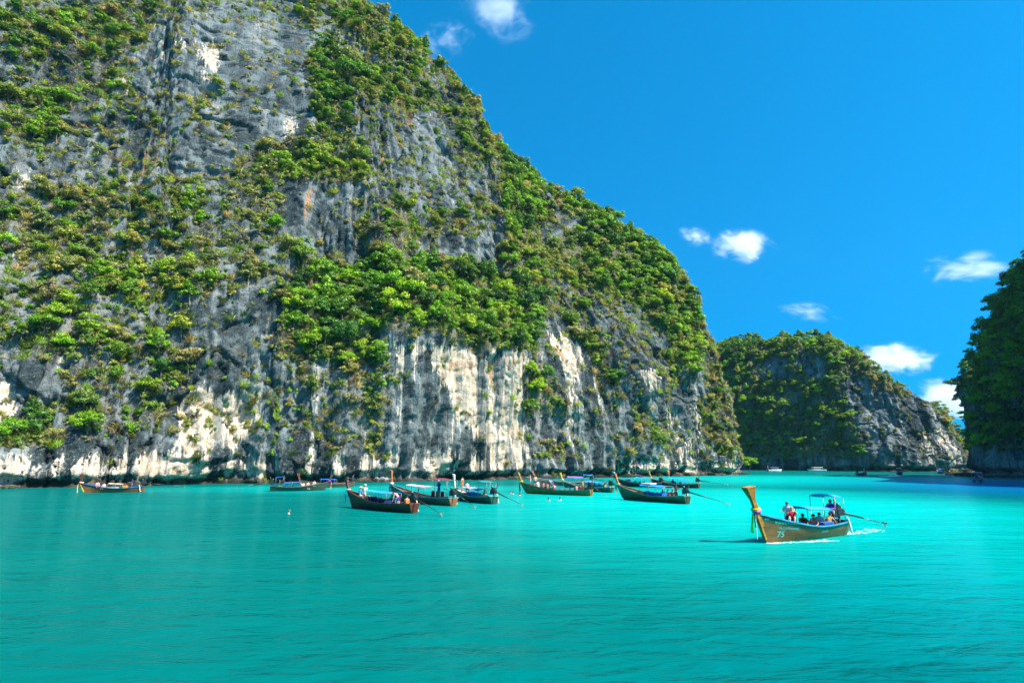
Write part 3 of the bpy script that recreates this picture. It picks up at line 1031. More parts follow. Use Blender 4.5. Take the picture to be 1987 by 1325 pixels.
for t in trees:
    if id(t) not in ids:
        cover.append((t['p'], tuple(t['rot']), tuple(t['s']), t['c'], t['v']))

def cover_object(name, items, sources):
    src = bpy.data.collections.new(name + '_kinds')
    for k, me in enumerate(sources):
        o = bpy.data.objects.new('%s_kind_%02d' % (name, k), me)
        src.objects.link(o)
    me = bpy.data.meshes.new(name)
    n = len(items)
    me.vertices.add(n)
    me.vertices.foreach_set('co', np.array([i[0] for i in items], np.float32).ravel())
    for an, k in (('rot', 1), ('scl', 2)):
        a = me.attributes.new(an, 'FLOAT_VECTOR', 'POINT')
        a.data.foreach_set('vector', np.array([i[k] for i in items], np.float32).ravel())
    a = me.attributes.new('tint', 'FLOAT_COLOR', 'POINT')
    a.data.foreach_set('color', np.array([(*i[3], 1) for i in items], np.float32).ravel())
    a = me.attributes.new('kind', 'INT', 'POINT')
    a.data.foreach_set('value', np.array([i[4] for i in items], np.int32))
    o = link(name, me)
    ng = bpy.data.node_groups.new(name, 'GeometryNodeTree')
    ng.interface.new_socket('Geometry', in_out='INPUT', socket_type='NodeSocketGeometry')
    ng.interface.new_socket('Geometry', in_out='OUTPUT', socket_type='NodeSocketGeometry')
    N, L = ng.nodes, ng.links
    gi, go = N.new('NodeGroupInput'), N.new('NodeGroupOutput')
    iop = N.new('GeometryNodeInstanceOnPoints')
    ci = N.new('GeometryNodeCollectionInfo')
    ci.inputs['Collection'].default_value = src
    ci.inputs['Separate Children'].default_value = True
    ci.inputs['Reset Children'].default_value = True
    def named(nm, typ):
        a = N.new('GeometryNodeInputNamedAttribute')
        a.data_type = typ
        a.inputs['Name'].default_value = nm
        return a.outputs['Attribute']
    e2r = N.new('FunctionNodeEulerToRotation')
    L.new(named('rot', 'FLOAT_VECTOR'), e2r.inputs[0])
    L.new(gi.outputs[0], iop.inputs['Points'])
    L.new(ci.outputs[0], iop.inputs['Instance'])
    iop.inputs['Pick Instance'].default_value = True
    L.new(named('kind', 'INT'), iop.inputs['Instance Index'])
    L.new(e2r.outputs[0], iop.inputs['Rotation'])
    L.new(named('scl', 'FLOAT_VECTOR'), iop.inputs['Scale'])
    L.new(iop.outputs[0], go.inputs[0])
    md = o.modifiers.new('plants', 'NODES')
    md.node_group = ng
    return o
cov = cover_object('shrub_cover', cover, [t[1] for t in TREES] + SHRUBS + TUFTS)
tag(cov, 'low shrubs, dry grass and small trees covering the cliffs', 'shrubs', kind='stuff')
# ================================================================== PAINTS AND CLOTHS
_mats = {}
def paint(col, rough=0.5, wear=0.35, kind='paint'):
    key = (tuple(np.round(col, 3)), rough, wear, kind)
    if key in _mats:
        return _mats[key]
    g = NT(kind)
    tc = g.n('TexCoord').outputs['Object']
    n = g.noise(g.mapping(tc, (1.2, 4, 5)), 1.0, 4, 0.65)
    n2 = g.noise(tc, 9.0, 3, 0.6)
    dark = tuple(v * 0.55 for v in col)
    lite = tuple(min(v * 1.2 + 0.02, 0.9) for v in col)
    c = g.mix(g.ramp(n, 0.35, 0.7), dark if wear > 0.2 else tuple(v * 0.85 for v in col), col)
    c = g.mix(g.ramp(n2, 0.55, 0.75, 0, wear), c, lite)
    b = g.n('BsdfPrincipled', _Roughness=rough)
    b.inputs['Specular IOR Level'].default_value = 0.35
    g.t.links.new(c, b.inputs['Base Color'])
    bp = g.n('Bump', _Strength=0.3, _Distance=0.02, _Height=n2)
    g.t.links.new(bp.outputs[0], b.inputs['Normal'])
    m = g.done(b.outputs[0])
    _mats[key] = m
    return m
def cloth(col):
    return paint(col, 0.85, 0.12, 'cloth')
def metal(col=(0.06, 0.06, 0.065), rough=0.4):
    key = ('metal', tuple(col), rough)
    if key not in _mats:
        g = NT('metal')
        tc = g.n('TexCoord').outputs['Object']
        n = g.noise(tc, 14.0, 3, 0.6)
        c = g.mix(g.ramp(n, 0.4, 0.7), tuple(v * 0.6 for v in col), tuple(min(1, v * 1.5) for v in col))
        b = g.n('BsdfPrincipled', _Roughness=rough, _Metallic=0.6)
        g.t.links.new(c, b.inputs['Base Color'])
        _mats[key] = g.done(b.outputs[0])
    return _mats[key]
SKIN = [paint(c, 0.6, 0.1, 'skin') for c in ((.55, .33, .24), (.45, .26, .18), (.30, .16, .10), (.62, .40, .31))]

# ================================================================== SMALL SHAPES
def box(c, s, rz=0.0, ry=0.0, taper=1.0, bev=0.0):
    """box with its long edges cut, centre c, size s"""
    sx, sy, sz = (v / 2 for v in s)
    b = min(s) * (0.12 if bev == 0 else bev)
    V, Fc = [], []
    prof = [(-sx + b, -sy), (sx - b, -sy), (sx, -sy + b), (sx, sy - b), (sx - b, sy), (-sx + b, sy), (-sx, sy - b), (-sx, -sy + b)]
    for z, k in ((-sz, 1 - b), (-sz + b, 1), (sz - b, taper), (sz, taper * (1 - b))):
        for x, y in prof:
            V.append((x * k, y * k, z))
    for i in range(3):
        for k in range(8):
            Fc.append((i * 8 + k, i * 8 + (k + 1) % 8, (i + 1) * 8 + (k + 1) % 8, (i + 1) * 8 + k))
    Fc.append(tuple(range(8))[::-1])
    Fc.append(tuple(range(24, 32)))
    R = Matrix.Rotation(rz, 3, 'Z') @ Matrix.Rotation(ry, 3, 'Y')
    V = [np.array(R @ Vector(v)) + np.array(c) for v in V]
    return V, Fc
def ball(c, r, n=8, m=6):
    rx, ry, rz = (r, r, r) if np.isscalar(r) else r
    V, Fc = [], []
    for j in range(m + 1):
        th = math.pi * j / m
        for i in range(n):
            ph = 2 * math.pi * i / n
            V.append((c[0] + rx * math.sin(th) * math.cos(ph), c[1] + ry * math.sin(th) * math.sin(ph), c[2] + rz * math.cos(th)))
    for j in range(m):
        for i in range(n):
            Fc.append((j * n + i, (j + 1) * n + i, (j + 1) * n + (i + 1) % n, j * n + (i + 1) % n))
    return V, Fc
def strip(path, w, th, side):
    """ribbon with thickness along a path, width w across 'side'"""
    V, Fc = [], []
    side = np.array(side, float)
    for i, p in enumerate(path):
        p = np.array(p, float)
        t = np.array(path[min(i + 1, len(path) - 1)], float) - np.array(path[max(0, i - 1)], float)
        nn = np.cross(t, side)
        nn /= np.linalg.norm(nn) + 1e-9
        ww = w if np.isscalar(w) else w[i]
        for a, b in ((-1, -1), (1, -1), (1, 1), (-1, 1)):
            V.append(p + side * a * ww / 2 + nn * b * th / 2)
    for i in range(len(path) - 1):
        for k in range(4):
            Fc.append((i * 4 + k, i * 4 + (k + 1) % 4, i * 4 + 4 + (k + 1) % 4, i * 4 + 4 + k))
    Fc.append((3, 2, 1, 0))
    q = (len(path) - 1) * 4
    Fc.append((q, q + 1, q + 2, q + 3))
    return V, Fc
def part(name, geo, mat, parent, smooth_shade=False, label=None):
    V, Fc = geo
    o = link(name, new_mesh(name, V, [tuple(f) for f in Fc], [mat] if not isinstance(mat, (list, tuple)) else mat, smooth_shade), parent)
    if label:
        o['label'] = label
    return o
def empty(name, loc=(0, 0, 0), rz=0.0):
    o = bpy.data.objects.new(name, None)
    COL.objects.link(o)
    o.location = loc
    o.rotation_euler = (0, 0, rz)
    return o

# ================================================================== PEOPLE
def rot2(p, c, a):
    """turn p about the y axis through c by a (forward bend)"""
    d = np.array(p) - np.array(c)
    return np.array([c[0] + d[0] * math.cos(a) + d[2] * math.sin(a), c[1] + d[1], c[2] - d[0] * math.sin(a) + d[2] * math.cos(a)])
def skeleton(pose, tilt=0.0, arms='down', h=1.0, head=0.0):
    """joints of a person facing +x; the origin is under the feet (stand) or on the seat (sit)"""
    J = {'pelvis': (0, 0, .95), 'waist': (0, 0, 1.12), 'chest': (0, 0, 1.34), 'neck': (0, 0, 1.49), 'skull': (.02, 0, 1.60), 'crown': (.01, 0, 1.69)}
    for n, s in (('l', 1), ('r', -1)):
        J[n + 'sho'] = (0, .18 * s, 1.42)
        J[n + 'hip'] = (0, .095 * s, .90)
        J[n + 'kne'] = (.03, .11 * s, .50)
        J[n + 'ank'] = (0, .11 * s, .09)
        J[n + 'toe'] = (.17, .13 * s, .04)
    if pose == 'sit':
        for n, s in (('l', 1), ('r', -1)):
            J[n + 'kne'] = (.43, .13 * s, .93)
            J[n + 'ank'] = (.47, .12 * s, .53)
            J[n + 'toe'] = (.63, .13 * s, .48)
    if pose == 'sitlow':
        for n, s in (('l', 1), ('r', -1)):
            J[n + 'kne'] = (.36, .14 * s, 1.18)
            J[n + 'ank'] = (.50, .12 * s, .86)
            J[n + 'toe'] = (.66, .12 * s, .82)
    if pose == 'stride':
        J['lkne'], J['lank'], J['ltoe'] = (.16, .11, .52), (.16, .11, .10), (.32, .12, .05)
        J['rkne'], J['rank'], J['rtoe'] = (-.05, -.11, .50), (-.22, -.11, .10), (-.06, -.12, .04)
    if pose == 'climb':
        J['lkne'], J['lank'], J['ltoe'] = (.30, .13, .62), (.28, .14, .20), (.42, .14, .14)
        J['rkne'], J['rank'], J['rtoe'] = (-.05, -.11, .50), (-.26, -.11, .14), (-.12, -.12, .06)
    P = {k: np.array(v, float) for k, v in J.items()}
    for n, s in (('l', 1), ('r', -1)):
        S = P[n + 'sho']
        if arms == 'down':
            e, w, hd = (.02, .07, -.28), (.08, .08, -.52), (.11, .07, -.60)
        elif arms == 'lap':
            e, w, hd = (.08, .08, -.26), (.30, .02, -.34), (.38, 0, -.35)
        elif arms == 'camera':
            e, w, hd = (.20, .10, -.08), (.30, -.04, .14), (.31, -.08, .22)
        elif arms == 'hold':
            e, w, hd = (.10, .10, -.24), (.34, .06, -.18), (.42, .05, -.15)
        elif arms == 'reach':
            e, w, hd = (.24, .05, -.14), (.46, .02, -.22), (.54, .01, -.25)
        else:  # dive
            e, w, hd = (.10, .03, -.26), (.22, 0, -.50), (.26, 0, -.58)
        for k, v in (('elb', e), ('wri', w), ('han', hd)):
            P[n + k] = S + np.array([v[0], v[1] * s, v[2]])
    if tilt:
        for k in list(P):
            if k[1:] in ('sho', 'elb', 'wri', 'han') or k in ('waist', 'chest', 'neck', 'skull', 'crown'):
                P[k] = rot2(P[k], P['pelvis'], tilt)
    if pose in ('sit', 'sitlow'):
        for k in P:
            P[k] = P[k] - np.array([0, 0, .84])
    return {k: v * h for k, v in P.items()}
RAD = {'pelvis': .135, 'waist': .118, 'chest': .138, 'neck': .052, 'skull': .098, 'crown': .075, 'sho': .062, 'elb': .043, 'wri': .030, 'han': .036,
       'hip': .092, 'kne': .060, 'ank': .042, 'toe': .036}
BONES = [('pelvis', 'waist'), ('waist', 'chest'), ('chest', 'neck'), ('neck', 'skull'), ('skull', 'crown')]
for _n in 'lr':
    BONES += [('chest', _n + 'sho'), (_n + 'sho', _n + 'elb'), (_n + 'elb', _n + 'wri'), (_n + 'wri', _n + 'han'),
              ('pelvis', _n + 'hip'), (_n + 'hip', _n + 'kne'), (_n + 'kne', _n + 'ank'), (_n + 'ank', _n + 'toe')]
_tmp = bpy.data.scenes.new('workbench')
def skin_mesh(P, bones, grow=0.0, root='pelvis', over=None, cut=None):
    """one continuous surface round a set of bones"""
    names = []
    for a, b in bones:
        for k in (a, b):
            if k not in names:
                names.append(k)
    co = {k: P[k] for k in names}
    for k, v in (cut or {}).items():
        co[k] = v
    me = bpy.data.meshes.new('skin')
    me.from_pydata([tuple(co[k]) for k in names], [(names.index(a), names.index(b)) for a, b in bones], [])
    ob = bpy.data.objects.new('skin', me)
    _tmp.collection.objects.link(ob)
    md = ob.modifiers.new('skin', 'SKIN')
    md.use_smooth_shade = True
    sub = ob.modifiers.new('sub', 'SUBSURF')
    sub.levels = sub.render_levels = 1
    h = np.linalg.norm(P['neck'] - P['pelvis']) / 0.54
    for i, k in enumerate(names):
        r = (over or {}).get(k, RAD.get(k, RAD.get(k[1:], .05))) * h + grow
        me.skin_vertices[0].data[i].radius = (r, r)
        me.skin_vertices[0].data[i].use_root = (k == root)
    with bpy.context.temp_override(scene=_tmp, view_layer=_tmp.view_layers[0]):
        dg = bpy.context.evaluated_depsgraph_get()
        dg.update()
    ev = ob.evaluated_get(dg)
    m2 = ev.to_mesh()
    V = [tuple(v.co) for v in m2.vertices]
    Fc = [tuple(p.vertices) for p in m2.polygons]
    ev.to_mesh_clear()
    bpy.data.objects.remove(ob)
    bpy.data.meshes.remove(me)
    return V, Fc
def person(loc, rz, label, pose='stand', tilt=0.0, arms='down', skin=0, shirt=None, shorts=None, hair=(.03, .02, .015), hat=None, hatcol=None,
           h=1.0, vest=None, trousers=False, group=None, long_sleeves=False):
    P = skeleton(pose, tilt, arms, h)
    root = empty('person', loc, rz)
    tag(root, label, 'person', group)
    geo = [skin_mesh(P, BONES)]
    # five fingers on each hand
    for n, s in (('l', 1), ('r', -1)):
        d = P[n + 'han'] - P[n + 'wri']
        d /= np.linalg.norm(d) + 1e-9
        side = np.cross(d, [0.2, 0.1, 1.0]); side /= np.linalg.norm(side) + 1e-9
        nrm = np.cross(side, d)
        for q, ln in zip((-.030, -.010, .010, .030), (.062, .078, .072, .055)):
            a = P[n + 'han'] + side * q * h + d * .015 * h
            geo.append(tube([a, a + d * ln * .55 * h, a + (d * .9 + nrm * .35 * -1) * ln * h], [.0105 * h, .0095 * h, .007 * h], 5))
        a = P[n + 'han'] - d * .03 * h - side * s * .03 * h
        geo.append(tube([a, a + (d * .4 - side * s) * .035 * h, a + (d - side * s * .8) * .055 * h], [.012 * h, .011 * h, .008 * h], 5))
    # nose and ears
    up = P['crown'] - P['skull']; up /= np.linalg.norm(up)
    fw = np.array([1.0, 0, 0]); fw = fw - up * fw.dot(up); fw /= np.linalg.norm(fw) + 1e-9
    sd = np.cross(up, fw)
    hc = P['skull'] + up * 0.01 * h
    geo.append(ball(hc + fw * .098 * h - up * .012 * h, (.016 * h, .014 * h, .020 * h), 6, 4))
    for s in (1, -1):
        geo.append(ball(hc + sd * .095 * h * s, (.018 * h, .012 * h, .028 * h), 6, 4))
    body = part('body', join(geo), SKIN[skin], root, True)
    for s in (1, -1):
        part('eye', ball(hc + fw * .086 * h + sd * .034 * h * s + up * .02 * h, .012 * h, 6, 4), paint((.02, .015, .01), .3, 0, 'eye'), body)
    part('mouth', ball(hc + fw * .083 * h - up * .05 * h, (.010 * h, .026 * h, .008 * h), 6, 4), paint((.35, .10, .09), .5, 0, 'lips'), body)
    if hair is not None:
        V, Fc = ball((0, 0, 0), 1.0, 12, 8)
        V = [hc + fw * (v[0] * .098 * h - .014 * h) + sd * v[1] * .102 * h + up * (max(v[2], -.35 - .5 * (v[0] < 0)) * .100 * h + .034 * h + .02 * h * (v[0] > .5)) for v in V]
        part('hair', (V, Fc), cloth(hair), root, True)
    if shirt is not None:
        cut = {}
        b = [('pelvis', 'waist'), ('waist', 'chest'), ('chest', 'neckb')]
        P2 = dict(P); P2['neckb'] = P['chest'] * .45 + P['neck'] * .55
        for n in 'lr':
            P2[n + 'slv'] = P[n + 'elb'] if long_sleeves else P[n + 'sho'] * .4 + P[n + 'elb'] * .6
            b += [('chest', n + 'sho'), (n + 'sho', n + 'slv')]
        part('shirt', skin_mesh(P2, b, .018 * h, 'pelvis', {'neckb': .075, 'lslv': .055, 'rslv': .055, 'pelvis': .135, 'sho': .066}), cloth(shirt), root, True)
    if vest is not None:
        P2 = dict(P); P2['neckb'] = P['chest'] * .55 + P['neck'] * .45
        part('life_jacket', skin_mesh(P2, [('pelvis', 'waist'), ('waist', 'chest'), ('chest', 'neckb')], .055 * h, 'pelvis', {'neckb': .09}), cloth(vest), root, True)
    if shorts is not None:
        b, P2, ov = [('waistb', 'pelvis')], dict(P), {'waistb': .118}
        P2['waistb'] = P['pelvis'] * .5 + P['waist'] * .5
        for n in 'lr':
            t = 0.95 if trousers else 0.65
            P2[n + 'hem'] = P[n + 'hip'] * (1 - t) + P[n + 'kne'] * t
            b += [('pelvis', n + 'hip'), (n + 'hip', n + 'hem')]
            ov[n + 'hem'] = .075
            if trousers:
                b += [(n + 'hem', n + 'ank')]
        part('shorts' if not trousers else 'trousers', skin_mesh(P2, b, .016 * h, 'pelvis', ov), cloth(shorts), root, True)
    if hat:
        c0 = hc + up * .075 * h
        rim = .20 if hat == 'brim' else .11
        V, Fc = [], []
        prof = [(.06, .125), (.085, .105), (.108, .03), (rim, .005), (rim, -.008), (.104, .0)]
        for rr, zz in prof:
            for k in range(14):
                a = 2 * math.pi * k / 14
                ext = .06 if (hat == 'cap' and rr >= rim and math.cos(a) > .3) else 0
                V.append(c0 + fw * ((rr + ext) * math.cos(a)) * h + sd * rr * math.sin(a) * h + up * zz * h)
        for i in range(len(prof) - 1):
            for k in range(14):
                Fc.append((i * 14 + k, i * 14 + (k + 1) % 14, (i + 1) * 14 + (k + 1) % 14, (i + 1) * 14 + k))
        Fc.append(tuple(range(14)))
        part('hat', (V, Fc), cloth(hatcol), root, True)
    return root
# ================================================================== LONGTAIL BOATS
WOOD, DARKWOOD, WORN = (.30, .15, .055), (.075, .032, .018), (.20, .13, .075)
class Hull:
    """longtail hull: x from the transom (-L/2) to the stem (+L/2), y to port, z = 0 at the water"""
    def __init__(s, L, beam, bow=1.45, mid=.62, stern=.80):
        s.L, s.B, s.bow, s.mid, s.stern = L, beam, bow, mid, stern
    def half(s, t):
        return s.B / 2 * (1 - .38 * max(0, (.45 - t) / .45) ** 2) * (1 - max(0, (t - .45) / .55) ** 2.1 * .965)
    def sheer(s, t):
        a = max(0, (t - .42) / .58)
        b = max(0, (.42 - t) / .42)
        return s.mid + (s.bow - s.mid) * a ** 2.0 + (s.stern - s.mid) * b ** 1.6
    def keel(s, t):
        return -.32 + .10 * max(0, (.25 - t) / .25) ** 2
    def pt(s, t, f, side=1, off=0.0):
        """t along from stern to bow, f from keel 0 to gunwale 1"""
        zk, zs = s.keel(t), s.sheer(t)
        z = zk + (zs - zk) * f
        w = s.half(t) * (0.10 + .90 * min(1, f) ** (.50 + .25 * t))
        rake = .105 * s.L * max(0, (t - .70) / .30) ** 1.3
        x = -s.L / 2 + s.L * .895 * t + rake * (z + .32) / (s.bow + .32) - .10 * (1 - f) * max(0, .1 - t) * -10 * .1
        return np.array([x, side * (w + off), z])
def build_hull(H, root, hullcol, bandcol, railcol, incol=WORN, stemcol=None, band=.80):
    nt, nf = 30, 9
    T = np.linspace(0, 1, nt)
    Fv = np.r_[np.linspace(0, band, nf - 2), np.linspace(band, 1, 3)[1:]]
    nf = len(Fv)
    V, Fc, MI = [], [], []
    for side in (1, -1):
        b0 = len(V)
        for t in T:
            for f in Fv:
                V.append(H.pt(t, f, side))
        for i in range(nt - 1):
            for j in range(nf - 1):
                a = b0 + i * nf + j
                q = (a, a + nf, a + nf + 1, a + 1)
                Fc.append(q[::-1] if side == 1 else q)
                MI.append(1 if Fv[j] >= band - 1e-6 else 0)
    # bottom and transom
    n = nt * nf
    for i in range(nt - 1):
        Fc.append((i * nf, (i + 1) * nf, n + (i + 1) * nf, n + i * nf)); MI.append(0)
    Fc.append(tuple(range(nf)) + tuple(n + j for j in reversed(range(nf)))); MI.append(0)
    Fc.append(tuple((nt - 1) * nf + j for j in reversed(range(nf))) + tuple(n + (nt - 1) * nf + j for j in range(nf))); MI.append(0)
    me = new_mesh('hull', V, Fc, [paint(hullcol, .45), paint(bandcol, .45)])
    me.polygons.foreach_set('material_index', np.array(MI, np.int32))
    hull = link('hull', me, root)
    # lining inside the shell
    V, Fc = [], []
    for side in (1, -1):
        b0 = len(V)
        for t in T[1:-2]:
            for f in (.42, .7, 1.0):
                p = H.pt(t, f, side, -.045)
                p[1] = side * max(.02, side * p[1])
                V.append(p)
        for i in range(len(T) - 4):
            for j in range(2):
                a = b0 + i * 3 + j
                q = (a, a + 3, a + 4, a + 1)
                Fc.append(q if side == 1 else q[::-1])
    part('lining', (V, Fc), paint(incol, .8), root)
    # floor boards, each its own plank
    k = 5
    for q in range(k):
        V, Fc = [], []
        Ts = np.linspace(.05, .80, 8)
        for t in Ts:
            p = H.pt(t, .45, 1)
            w = p[1] - .06
            y0, y1 = -w + 2 * w * q / k + .008, -w + 2 * w * (q + 1) / k - .008
            for y, z in ((y0, p[2]), (y1, p[2]), (y1, p[2] - .03), (y0, p[2] - .03)):
                V.append((p[0], y, z))
        for i in range(len(Ts) - 1):
            for j in range(4):
                Fc.append((i * 4 + j, i * 4 + (j + 1) % 4, i * 4 + 4 + (j + 1) % 4, i * 4 + 4 + j))
        Fc += [(3, 2, 1, 0), tuple(len(V) - 4 + j for j in range(4))]
        part('plank', (V, Fc), paint(incol, .8), root)
    # rub rails
    for side in (1, -1):
        path = [H.pt(t, 1.0, side, .012) + np.array([0, 0, .02]) for t in np.linspace(0, .985, 26)]
        part('gunwale', strip(path, .10, .075, (0, 1, 0)), paint(railcol, .45), root, False)
    part('gunwale', box(H.pt(0, 1, 1) * np.array([1, 0, 1]) + np.array([.02, 0, .03]), (.10, 2 * H.half(0) * .97, .08)), paint(railcol, .45), root)
    # small foredeck
    V, Fc = [], []
    Ts = np.linspace(.80, .975, 6)
    for t in Ts:
        p = H.pt(t, .93, 1)
        for y, z in ((-p[1] + .03, p[2]), (p[1] - .03, p[2]), (p[1] - .03, p[2] - .04), (-p[1] + .03, p[2] - .04)):
            V.append((p[0], y, z))
    for i in range(len(Ts) - 1):
        for j in range(4):
            Fc.append((i * 4 + j, i * 4 + (j + 1) % 4, i * 4 + 4 + (j + 1) % 4, i * 4 + 4 + j))
    Fc += [(3, 2, 1, 0), tuple(len(V) - 4 + j for j in range(4))]
    part('foredeck', (V, Fc), paint(incol, .7), root)
    # ribs and thwarts
    for t in (.14, .30, .46, .62, .74):
        p = H.pt(t, .80, 1)
        part('bench', box((p[0], 0, p[2]), (.26, 2 * p[1] - .1, .045)), paint(WORN if incol == WORN else incol, .7), root)
    # stem board down the cutwater
    if stemcol is not None:
        path, wd = [], []
        for f in np.linspace(.25, 1.0, 7):
            p = H.pt(1.0, f, 1) * np.array([1, 0, 1]) + np.array([.02, 0, 0])
            path.append(p)
            wd.append(.16 + .06 * f)
        part('stem', strip(path, wd, .12, (0, 1, 0)), paint(stemcol, .5), root)
    return hull
def build_prow(H, root, col, length=1.9, lean=.42, topcol=None, flare=1.0, width=.20):
    """post that rises from the stem and widens to a cut head"""
    p0 = H.pt(1.0, .90, 1) * np.array([1, 0, 1])
    d = np.array([math.sin(lean), 0, math.cos(lean)])
    b = np.array([-math.cos(lean), 0, math.sin(lean)])
    V, Fc = [], []
    st = [(-.35, .13, .075), (0, .14, .09), (.25, .13, .085), (.6, .14, .095), (1.0, .22 * flare, .14 * flare)]
    for u, dx, dy in st:
        c = p0 + d * u * length + b * .10
        e = .10 * (u == 1.0)
        for a, q in ((-1, -.75), (.8, -1), (1, -.8), (1, .8), (.8, 1), (-1, .75)):
            V.append(c + b * a * dx + np.array([0, 1, 0]) * q * dy * width / .2 + d * (e if a < 0 else -e))
    for i in range(len(st) - 1):
        for k in range(6):
            Fc.append((i * 6 + k, i * 6 + (k + 1) % 6, (i + 1) * 6 + (k + 1) % 6, (i + 1) * 6 + k))
    Fc.append(tuple(range(6))[::-1])
    Fc.append(tuple(range(24, 30)))
    o = part('prow', (V, Fc), paint(col, .5), root)
    if topcol is not None:
        V2 = [v + d * .006 for v in V[24:30]] + [v + d * .03 for v in V[24:30]]
        part('prow_cap', (V2, [tuple(range(6))[::-1], tuple(range(6, 12))] + [(k, (k + 1) % 6, 6 + (k + 1) % 6, 6 + k) for k in range(6)]), paint(topcol, .5), o)
    return p0, d, b
def build_garland(H, root, cols, at=.16, length=1.9, lean=.42, ribbons=(), r=.19):
    p0 = H.pt(1.0, .90, 1) * np.array([1, 0, 1])
    d = np.array([math.sin(lean), 0, math.cos(lean)])
    b = np.array([-math.cos(lean), 0, math.sin(lean)])
    rr = random.Random(len(cols) * 7 + 1)
    for k, c in enumerate(cols):
        ctr = p0 + d * (at * length + .085 * k) + b * .10
        V, Fc = [], []
        n, m = 14, 7
        for i in range(n):
            a = 2 * math.pi * i / n
            rad = r * (1 + .12 * math.sin(3 * a + k))
            q = ctr + b * rad * math.cos(a) * 1.15 + np.array([0, 1, 0]) * rad * math.sin(a) - d * .05 * math.cos(a)
            o = b * math.cos(a) + np.array([0, 1, 0]) * math.sin(a)
            for j in range(m):
                e = 2 * math.pi * j / m
                V.append(q + .062 * (o * math.cos(e) + d * math.sin(e)))
        for i in range(n):
            for j in range(m):
                Fc.append((i * m + j, ((i + 1) % n) * m + j, ((i + 1) % n) * m + (j + 1) % m, i * m + (j + 1) % m))
        g = part('garland', (V, Fc), cloth(c), root, True)
    for k, (c, ln, w) in enumerate(ribbons):
        y = -.14 + .28 * (k + .5) / len(ribbons)
        s = p0 + d * at * length - b * .16 + np.array([0, y, 0])
        path = [s]
        for i in range(1, 7):
            u = i / 6
            path.append(s + np.array([.10 * math.sin(u * 3 + k) + .12 * u * (1 + .5 * math.sin(k * 2.1)), .05 * math.sin(4 * u + k), -ln * u]))
        part('ribbon', strip(path, [w * (.7 + .5 * i / 6) for i in range(7)], .012, (0.2, .97, 0)), cloth(c), root)
def build_canopy(H, root, t0, t1, z, col, w=.92, stripe=None, sag=.05, pole=True, arch=.10, valance=.0, poles=3):
    """cloth roof on posts"""
    x0, x1 = H.pt(t0, 1)[0], H.pt(t1, 1)[0]
    hw0, hw1 = H.half(t0) * w, H.half(t1) * w
    ztop = lambda u: z + .10 * u
    nx, ny = 9, 9
    V, Fc, MI = [], [], []
    for i in range(nx):
        u = i / (nx - 1)
        for j in range(ny):
            v = -1 + 2 * j / (ny - 1)
            zz = ztop(u) + arch * (1 - v * v) - sag * math.sin(math.pi * ((u * (poles - 1)) % 1)) * (1 - .4 * abs(v))
            if abs(v) > .99:
                zz -= valance
            V.append((x0 + (x1 - x0) * u, v * (hw0 + (hw1 - hw0) * u), zz))
    n = nx * ny
    V += [(a, b_, c - .025) for a, b_, c in V]
    for i in range(nx - 1):
        for j in range(ny - 1):
            a = i * ny + j
            Fc.append((a, a + ny, a + ny + 1, a + 1)); MI.append(1 if stripe and j % 2 else 0)
            Fc.append((n + a + 1, n + a + ny + 1, n + a + ny, n + a)); MI.append(0)
    for i in range(nx - 1):
        for j in (0, ny - 1):
            a = i * ny + j
            q = (a, n + a, n + a + ny, a + ny)
            Fc.append(q if j else q[::-1]); MI.append(0)
    for j in range(ny - 1):
        for i in (0, nx - 1):
            a = i * ny + j
            q = (a, a + 1, n + a + 1, n + a)
            Fc.append(q if i else q[::-1]); MI.append(0)
    me = new_mesh('canopy', V, Fc, [cloth(col), cloth(stripe or col)], True)
    me.polygons.foreach_set('material_index', np.array(MI, np.int32))
    o = link('canopy', me, root)
    if pole:
        for i in range(poles):
            u = i / (poles - 1)
            t = t0 + (t1 - t0) * u
            for side in (1, -1):
                p = H.pt(t, .97, side, -.06)
                q = (p[0], side * (hw0 + (hw1 - hw0) * u) * .97, ztop(u) - .02)
                part('post', tube([p, q], [.022, .020], 6), metal((.25, .25, .25)), o, True)
            a = ((x0 + (x1 - x0) * u), -(hw0 + (hw1 - hw0) * u) * .97, ztop(u) - .03)
            part('crossbar', tube([a, (a[0], 0, a[2] + arch), (a[0], -a[1], a[2])], [.018] * 3, 6), metal((.25, .25, .25)), o, True)
    return o
